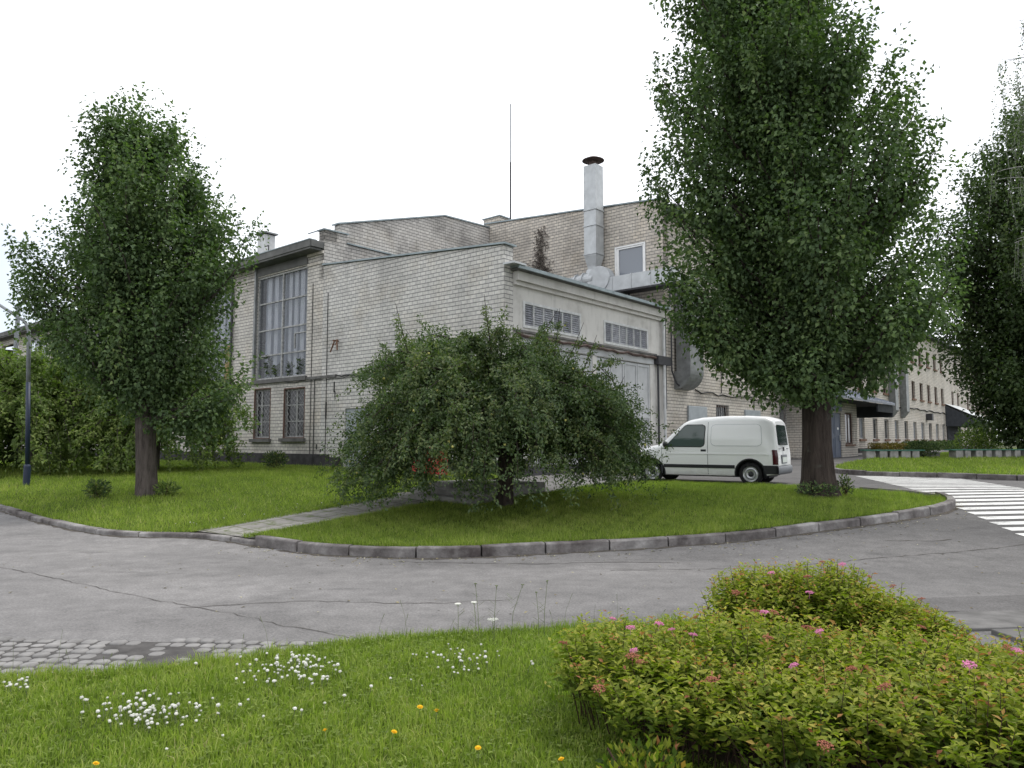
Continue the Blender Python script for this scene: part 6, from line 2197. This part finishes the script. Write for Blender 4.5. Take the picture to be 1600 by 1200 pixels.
near = lambda x, y: np.clip(1.25 - 0.16 * (y - 2.5), 0.35, 1.0)
blades('grass', 250000, (-4.8, 2.8), (2.4, 7.0), verge_poly, verge_z, 0.062, 0.0068, 1, 2, dens=near, avoid=in_bed, tshift=0.05)
blades('grass', 30000, (2.0, 5.0), (2.2, 7.0), verge_poly, verge_z, 0.06, 0.006, 2, 2, avoid=in_bed)
# ragged taller fringe along the verge edge
edge = lambda x, y: (dist_line(x, y, vg) < 0.22).astype(float)
blades('grass', 60000, (-4.8, 2.0), (4.6, 7.2), verge_poly, verge_z, 0.10, 0.005, 3, 2, dens=edge)
lr_z = lawn_z
blades('grass', 260000, (-4.6, 9.5), (10.8, 20.2), lawn_r_poly, lr_z, 0.075, 0.011, 4, 1)
edge2 = lambda x, y: (dist_line(x, y, [tuple(p) for p in inset(kf, 0.12)]) < 0.14).astype(float)
blades('grass', 160000, (-4.6, 9.5), (10.8, 16.5), lawn_r_poly, lr_z, 0.11, 0.010, 5, 1, dens=edge2)
edge3 = lambda x, y: (np.minimum(dist_line(x, y, PATH_L), dist_line(x, y, PATH_R)) < 0.12).astype(float)
blades('grass', 60000, (-6.0, -1.0), (12.2, 17.2), [(-6.2, 12.6), (-4.4, 11.9), (-0.9, 16.2), (-2.6, 17.4)], lambda x, y: g_(x, y) + 0.115, 0.08, 0.010, 8, 1, dens=edge3)
ll_z = lawn_l_z
edge4 = lambda x, y: (dist_line(x, y, KLI) < 0.16).astype(float)
blades('grass', 150000, (-18, -4), (12.0, 23), lawn_l_poly, ll_z, 0.10, 0.011, 9, 1, dens=edge4)
far_d = lambda x, y: np.clip(1.6 - y * 0.045, 0.25, 1)
blades('grass', 420000, (-26, 0.0), (12.8, 34), lawn_l_poly, ll_z, 0.085, 0.016, 6, 1, dens=far_d)
blades('grass', 110000, (10.5, 40), (15, 44), rl_poly, lambda x, y: g_(x, y) + 0.13, 0.10, 0.03, 7, 1)

# broad clover leaves through the verge
def clover_leaves():
    r = np.random.default_rng(19)
    n = 15000
    x = r.uniform(-4.6, 2.4, n); y = r.uniform(2.5, 6.7, n)
    pn = patch_noise(x * 1.5 + 3, y * 1.5 + 1)
    ok = in_poly(x, y, verge_poly) & (r.random(n) < np.clip(0.35 + 0.6 * pn, 0.05, 1))
    x, y = x[ok], y[ok]; n = len(x)
    z = verge_z(x, y) + r.uniform(0.02, 0.05, n)
    a0 = r.uniform(0, 6.28, n)
    P, D = [], []
    for k in range(3):
        a = a0 + k * 2.094
        P.append(np.stack([x, y, z], -1)); D.append(np.stack([np.cos(a), np.sin(a), np.full(n, 0.1)], -1))
    p = np.concatenate(P); d = np.concatenate(D)
    flat = np.tile([[0, 0, 2.0]], (len(p), 1))
    v, f, t = leaf_geo(p, d, 0.016, 0.015, r, np.tile(r.uniform(0.05, 0.5, n), 3), flat=flat, fold=0.1)
    tag(mesh_np('clover_leaves', v, f, M['grass'], None, t), kind='stuff')


clover_leaves()

# ------------------------------------------------------------------ flowers in the verge
def flower_proto(name, mat, r_head, stem, label, cat, group, loc, squash=0.8, petals=False):
    t = thing(name, loc, label, cat, group)
    mb = MB()
    rr = random.Random(3)
    if petals:
        for ring, (n, rad, z) in enumerate(((14, r_head, 0.0), (11, r_head * 0.7, 0.004), (7, r_head * 0.4, 0.007))):
            for k in range(n):
                a = 2 * math.pi * (k + 0.5 * ring) / n
                c, s = math.cos(a), math.sin(a)
                w = rad * 0.22
                mb.face([(0, 0, stem + z), (rad * 0.6 * c - w * s, rad * 0.6 * s + w * c, stem + z + 0.003), (rad * c, rad * s, stem + z + 0.001), (rad * 0.6 * c + w * s, rad * 0.6 * s - w * c, stem + z + 0.003)])
        mb.ball((0, 0, stem - 0.003), r_head * 0.4, 8, (1, 1, 0.8))
    else:
        mb.ball((0, 0, stem), r_head * 0.72, 8, (1, 1, squash))
        for k in range(26):
            a = k * 2.4; zq = -0.6 + 1.5 * (k / 26)
            q = math.sqrt(max(0, 1 - min(1, zq * zq)))
            c, s = math.cos(a) * q, math.sin(a) * q
            p = Vector((c, s, zq * squash)) * r_head
            e = Vector((-math.sin(a), math.cos(a), 0)) * r_head * 0.22
            mb.face([Vector((0, 0, stem)) + p * 0.4, Vector((0, 0, stem)) + p * 0.8 + e, Vector((0, 0, stem)) + p * 1.08, Vector((0, 0, stem)) + p * 0.8 - e])
    mb.build('flower_head', mat, t, local=True)
    mb = MB(); mb.tube([(0, 0, -0.01), (0.004, 0.003, stem * 0.6), (0, 0, stem)], 0.0016, 4, cap=False); mb.build('stem', M['stem_green'], t, local=True)
    return t


def scatter(proto, pts, label, group, seed, hvar=0.35):
    rr = random.Random(seed)
    for k, (x, y) in enumerate(pts):
        o = proto if (k == 0 and not proto.get('label')) else copy_tree(proto)
        z = float(verge_z(np.array([x]), np.array([y]))[0]) if y < 8 else g(x, y) + 0.12
        o.location = (x, y, z)
        o.rotation_euler = (rr.uniform(-hvar, hvar), rr.uniform(-hvar, hvar), rr.uniform(0, 6))
        s = rr.uniform(0.75, 1.3)
        o.scale = (s, s, s * rr.uniform(0.8, 1.1))
        o['label'] = label; o['group'] = group


cl0 = flower_proto('clover_flower', M['petal_white'], 0.0105, 0.085, '', 'flower', 'white clover', (0, 0, 0))
fr = np.random.default_rng(77)


def px(xp, yp, dz=0.1):
    """ground point of the verge seen at a photo pixel (flat verge at height dz)"""
    a = (xp - 800) / 1150; b = (600 - yp) / 1150
    th = math.atan(90 / 1150)
    d = Vector((a, math.cos(th) - b * math.sin(th), math.sin(th) + b * math.cos(th)))
    k = (dz - H) / d.z
    return d.x * k, d.y * k


def patch(cx, cy, rx, ry, n):
    out = []
    while len(out) < n:
        q = fr.normal(size=2) * 0.5
        if np.hypot(*q) > 1.15: continue
        x, y = px(cx + q[0] * rx, cy + q[1] * ry, 0.13)
        out.append((x, y))
    return out


def keep_in(pts):
    a = np.array(pts)
    ok = in_poly(a[:, 0], a[:, 1], verge_poly)
    return [tuple(p) for p in a[ok]]


scatter(cl0, keep_in(patch(232, 1108, 100, 30, 100)), 'small white clover head in the dense patch at the lower left of the verge', 'white clover in the lower left patch', 1)
scatter(cl0, keep_in(patch(455, 1040, 85, 26, 110)), 'small white clover head in the dense patch near the setts and road edge', 'white clover in the middle patch', 2)
scatter(cl0, keep_in(patch(715, 1030, 75, 24, 40)), 'small white clover head in the loose patch below the tall umbel weeds', 'white clover in the right patch', 3)
scatter(cl0, keep_in(patch(25, 1062, 45, 7, 14)), 'small white clover head at the far left edge of the verge', 'white clover at the left edge', 4)
scatter(cl0, keep_in([px(x, y, 0.13) for x, y in ((345, 1108), (362, 1108), (325, 1088), (612, 1056), (645, 1058), (658, 1066), (824, 1038), (838, 1041), (255, 1163), (345, 1142), (505, 1098), (535, 1088), (575, 1072), (395, 1090), (300, 1035), (410, 1118), (455, 1108), (468, 1112))]), 'single white clover head standing apart in the grass', 'scattered white clover', 5)
scatter(cl0, [(-5.6 + 0.19 * k + fr.normal(0, 0.08), 13.35 + 0.27 * k + fr.normal(0, 0.05)) for k in range(9)] + [(-6.0, 13.3), (-5.8, 13.4), (-5.7, 13.35)], 'small white flower at the left edge of the footpath', 'white flowers beside the footpath', 6)

DAND = [(140, 1192, 'yellow dandelion nearest the lower left corner'), (513, 1136, 'small yellow dandelion farthest left of the middle five'), (609, 1140, 'yellow dandelion just left of the pair in the middle of the verge'),
        (653, 1105, 'left yellow dandelion of the close pair in the verge'), (684, 1113, 'right yellow dandelion of the close pair in the verge'), (747, 1164, 'yellow dandelion between the pair and the leafy weed clump'),
        (886, 1187, 'yellow dandelion in front of the leafy weed clump'), (964, 1195, 'yellow dandelion at the bottom edge under the spirea')]
dn0 = flower_proto('dandelion', M['petal_yellow'], 0.019, 0.115, '', 'flower', 'yellow dandelions', (0, 0, 0), petals=True)
for k, (a, b, lb) in enumerate(DAND):
    x, y = px(a, b, 0.15)
    o = dn0 if k == 0 else copy_tree(dn0)
    o.location = (x, y, float(verge_z(np.array([x]), np.array([y]))[0]))
    o.rotation_euler = (0.25, random.uniform(-0.2, 0.2), random.uniform(0, 6))
    s = 0.75 if k == 1 else random.uniform(0.9, 1.1)
    o.scale = (s, s, s)
    o['label'] = lb; o['group'] = 'yellow dandelions'


# tall umbel weeds at the verge edge
def umbel(x, y, h, lx_, rad, white, label, seed):
    r = random.Random(seed)
    z = float(verge_z(np.array([x]), np.array([y]))[0])
    t = thing('umbel_weed', (x, y, z), label, 'weed', 'umbel weeds at the verge edge')
    top = (lx_, 0.02, h)
    mb = MB(); mb.tube([(0, 0, -0.01), (lx_ * 0.2, 0, h * 0.5), top], [0.0028, 0.0022, 0.0016], 5, cap=False)
    for k in range(5):
        q = r.uniform(0.25, 0.8); s = r.choice((-1, 1))
        mb.tube([(lx_ * 0.2 * q, 0, h * q), (lx_ * 0.2 * q + s * 0.05, r.uniform(-0.03, 0.03), h * q + 0.04)], 0.0012, 3, cap=False)
    mb.build('stem', M['stem_green'], t, local=True)
    mb = MB()
    n = 60 if rad > 0.02 else 16
    for k in range(n):
        a = k * 2.4; q = rad * math.sqrt((k + 0.5) / n)
        p = (top[0] + q * math.cos(a), top[1] + q * math.sin(a), h + 0.006 + r.uniform(-0.002, 0.002))
        mb.ball(p, 0.0042 if rad > 0.02 else 0.003, 6)
        if k % 4 == 0: mb.tube([(top[0], top[1], h - 0.025), p], 0.0008, 3, cap=False)
    mb.build('flower_head', M['petal_white'] if white else M['stem_green'], t, local=True)


for k, (xb, yb, h, lean, rad, wh, lb) in enumerate((
        (716, 1000, 0.30, -0.005, 0.026, True, 'umbel weed with the leftmost flat white flower head at the verge edge'),
        (744, 1000, 0.31, -0.02, 0.024, True, 'umbel weed with a small white head beside the tallest left stem'),
        (748, 998, 0.46, -0.03, 0.012, False, 'tall umbel weed with closed green head left of the wide white flower'),
        (770, 998, 0.16, 0.0, 0.046, True, 'short umbel weed with the widest white flower head'),
        (772, 998, 0.44, 0.02, 0.012, False, 'tall upright umbel weed with closed head above the wide white flower'),
        (798, 998, 0.45, 0.10, 0.014, False, 'tall umbel weed leaning right with closed green head'),
        (842, 996, 0.38, -0.02, 0.010, False, 'thin weed stem left of the spirea shrub'),
        (850, 994, 0.47, 0.03, 0.010, False, 'tallest thin weed stem against the spirea shrub'))):
    x, y = px(xb, yb, 0.04)
    y = min(y, 6.55)
    umbel(x, y, h, lean, rad, wh, lb, k)

# loose grass stems along the road edge
def stalks():
    r = np.random.default_rng(8)
    mb = MB()
    for k in range(34):
        i = int(r.integers(18, len(vg) - 8))
        x, y = vg[i][0] + r.normal(0, 0.1), vg[i][1] - abs(r.normal(0.02, 0.08))
        h = r.uniform(0.12, 0.32)
        z = 0.02
        a = r.normal(0, 0.05); b = r.normal(0, 0.05)
        mb.tube([(x, y, z), (x + a * 0.4, y + b * 0.4, z + h * 0.6), (x + a, y + b, z + h)], [0.0014, 0.0011, 0.0008], 3, cap=False)
        if r.random() < 0.6:
            for q in range(5):
                mb.ball((x + a * (0.8 + 0.05 * q), y + b, z + h * (0.86 + 0.035 * q)), 0.004, 5, (0.7, 0.7, 1.5))
    return tag(mb.build('grass_stalks', M['stem_green']), kind='stuff')


stalks()


def litter():
    r = np.random.default_rng(23)
    n = 420
    i = r.integers(0, len(kf) - 1, n)
    a = np.array(kf)[i]; t = np.array(kf)[np.minimum(i + 1, len(kf) - 1)] - a
    t /= np.linalg.norm(t, axis=1, keepdims=True)
    off = -np.abs(r.exponential(0.28, n)) - 0.03
    x = a[:, 0] + t[:, 0] * r.random(n) * 0.3 - t[:, 1] * off; y = a[:, 1] + t[:, 1] * r.random(n) * 0.3 + t[:, 0] * off
    x2 = r.uniform(-9, 9, 160); y2 = r.uniform(6.8, 12, 160)
    x = np.concatenate([x, x2]); y = np.concatenate([y, y2])
    ok = ~in_poly(x, y, lawn_r_poly) & ~in_poly(x, y, lawn_l_poly) & ~in_poly(x, y, verge_poly)
    x, y = x[ok], y[ok]; n = len(x)
    p = np.stack([x, y, g_(x, y) + 0.008], -1)
    d = r.normal(size=(n, 3)) * [1, 1, 0.12]
    v, f, tt = leaf_geo(p, d, r.uniform(0.025, 0.06, n), r.uniform(0.015, 0.035, n), r, r.random(n), flat=np.tile([[0, 0, 4.0]], (n, 1)), fold=0.1)
    tag(mesh_np('fallen_leaves', v, f, M['litter'], None, tt), kind='stuff')


litter()

# thin stick leaning by the slabs at the right edge
t = thing('garden_stick', (4.12, 5.95, 0.02), 'thin dark stick leaning beside the slabs at the right edge', 'stick')
mb = MB(); mb.tube([(4.12, 5.95, 0.0), (4.18, 5.97, 0.17), (4.24, 6.0, 0.36)], [0.008, 0.007, 0.005], 6); mb.build('stick', M['dark_metal'], t)
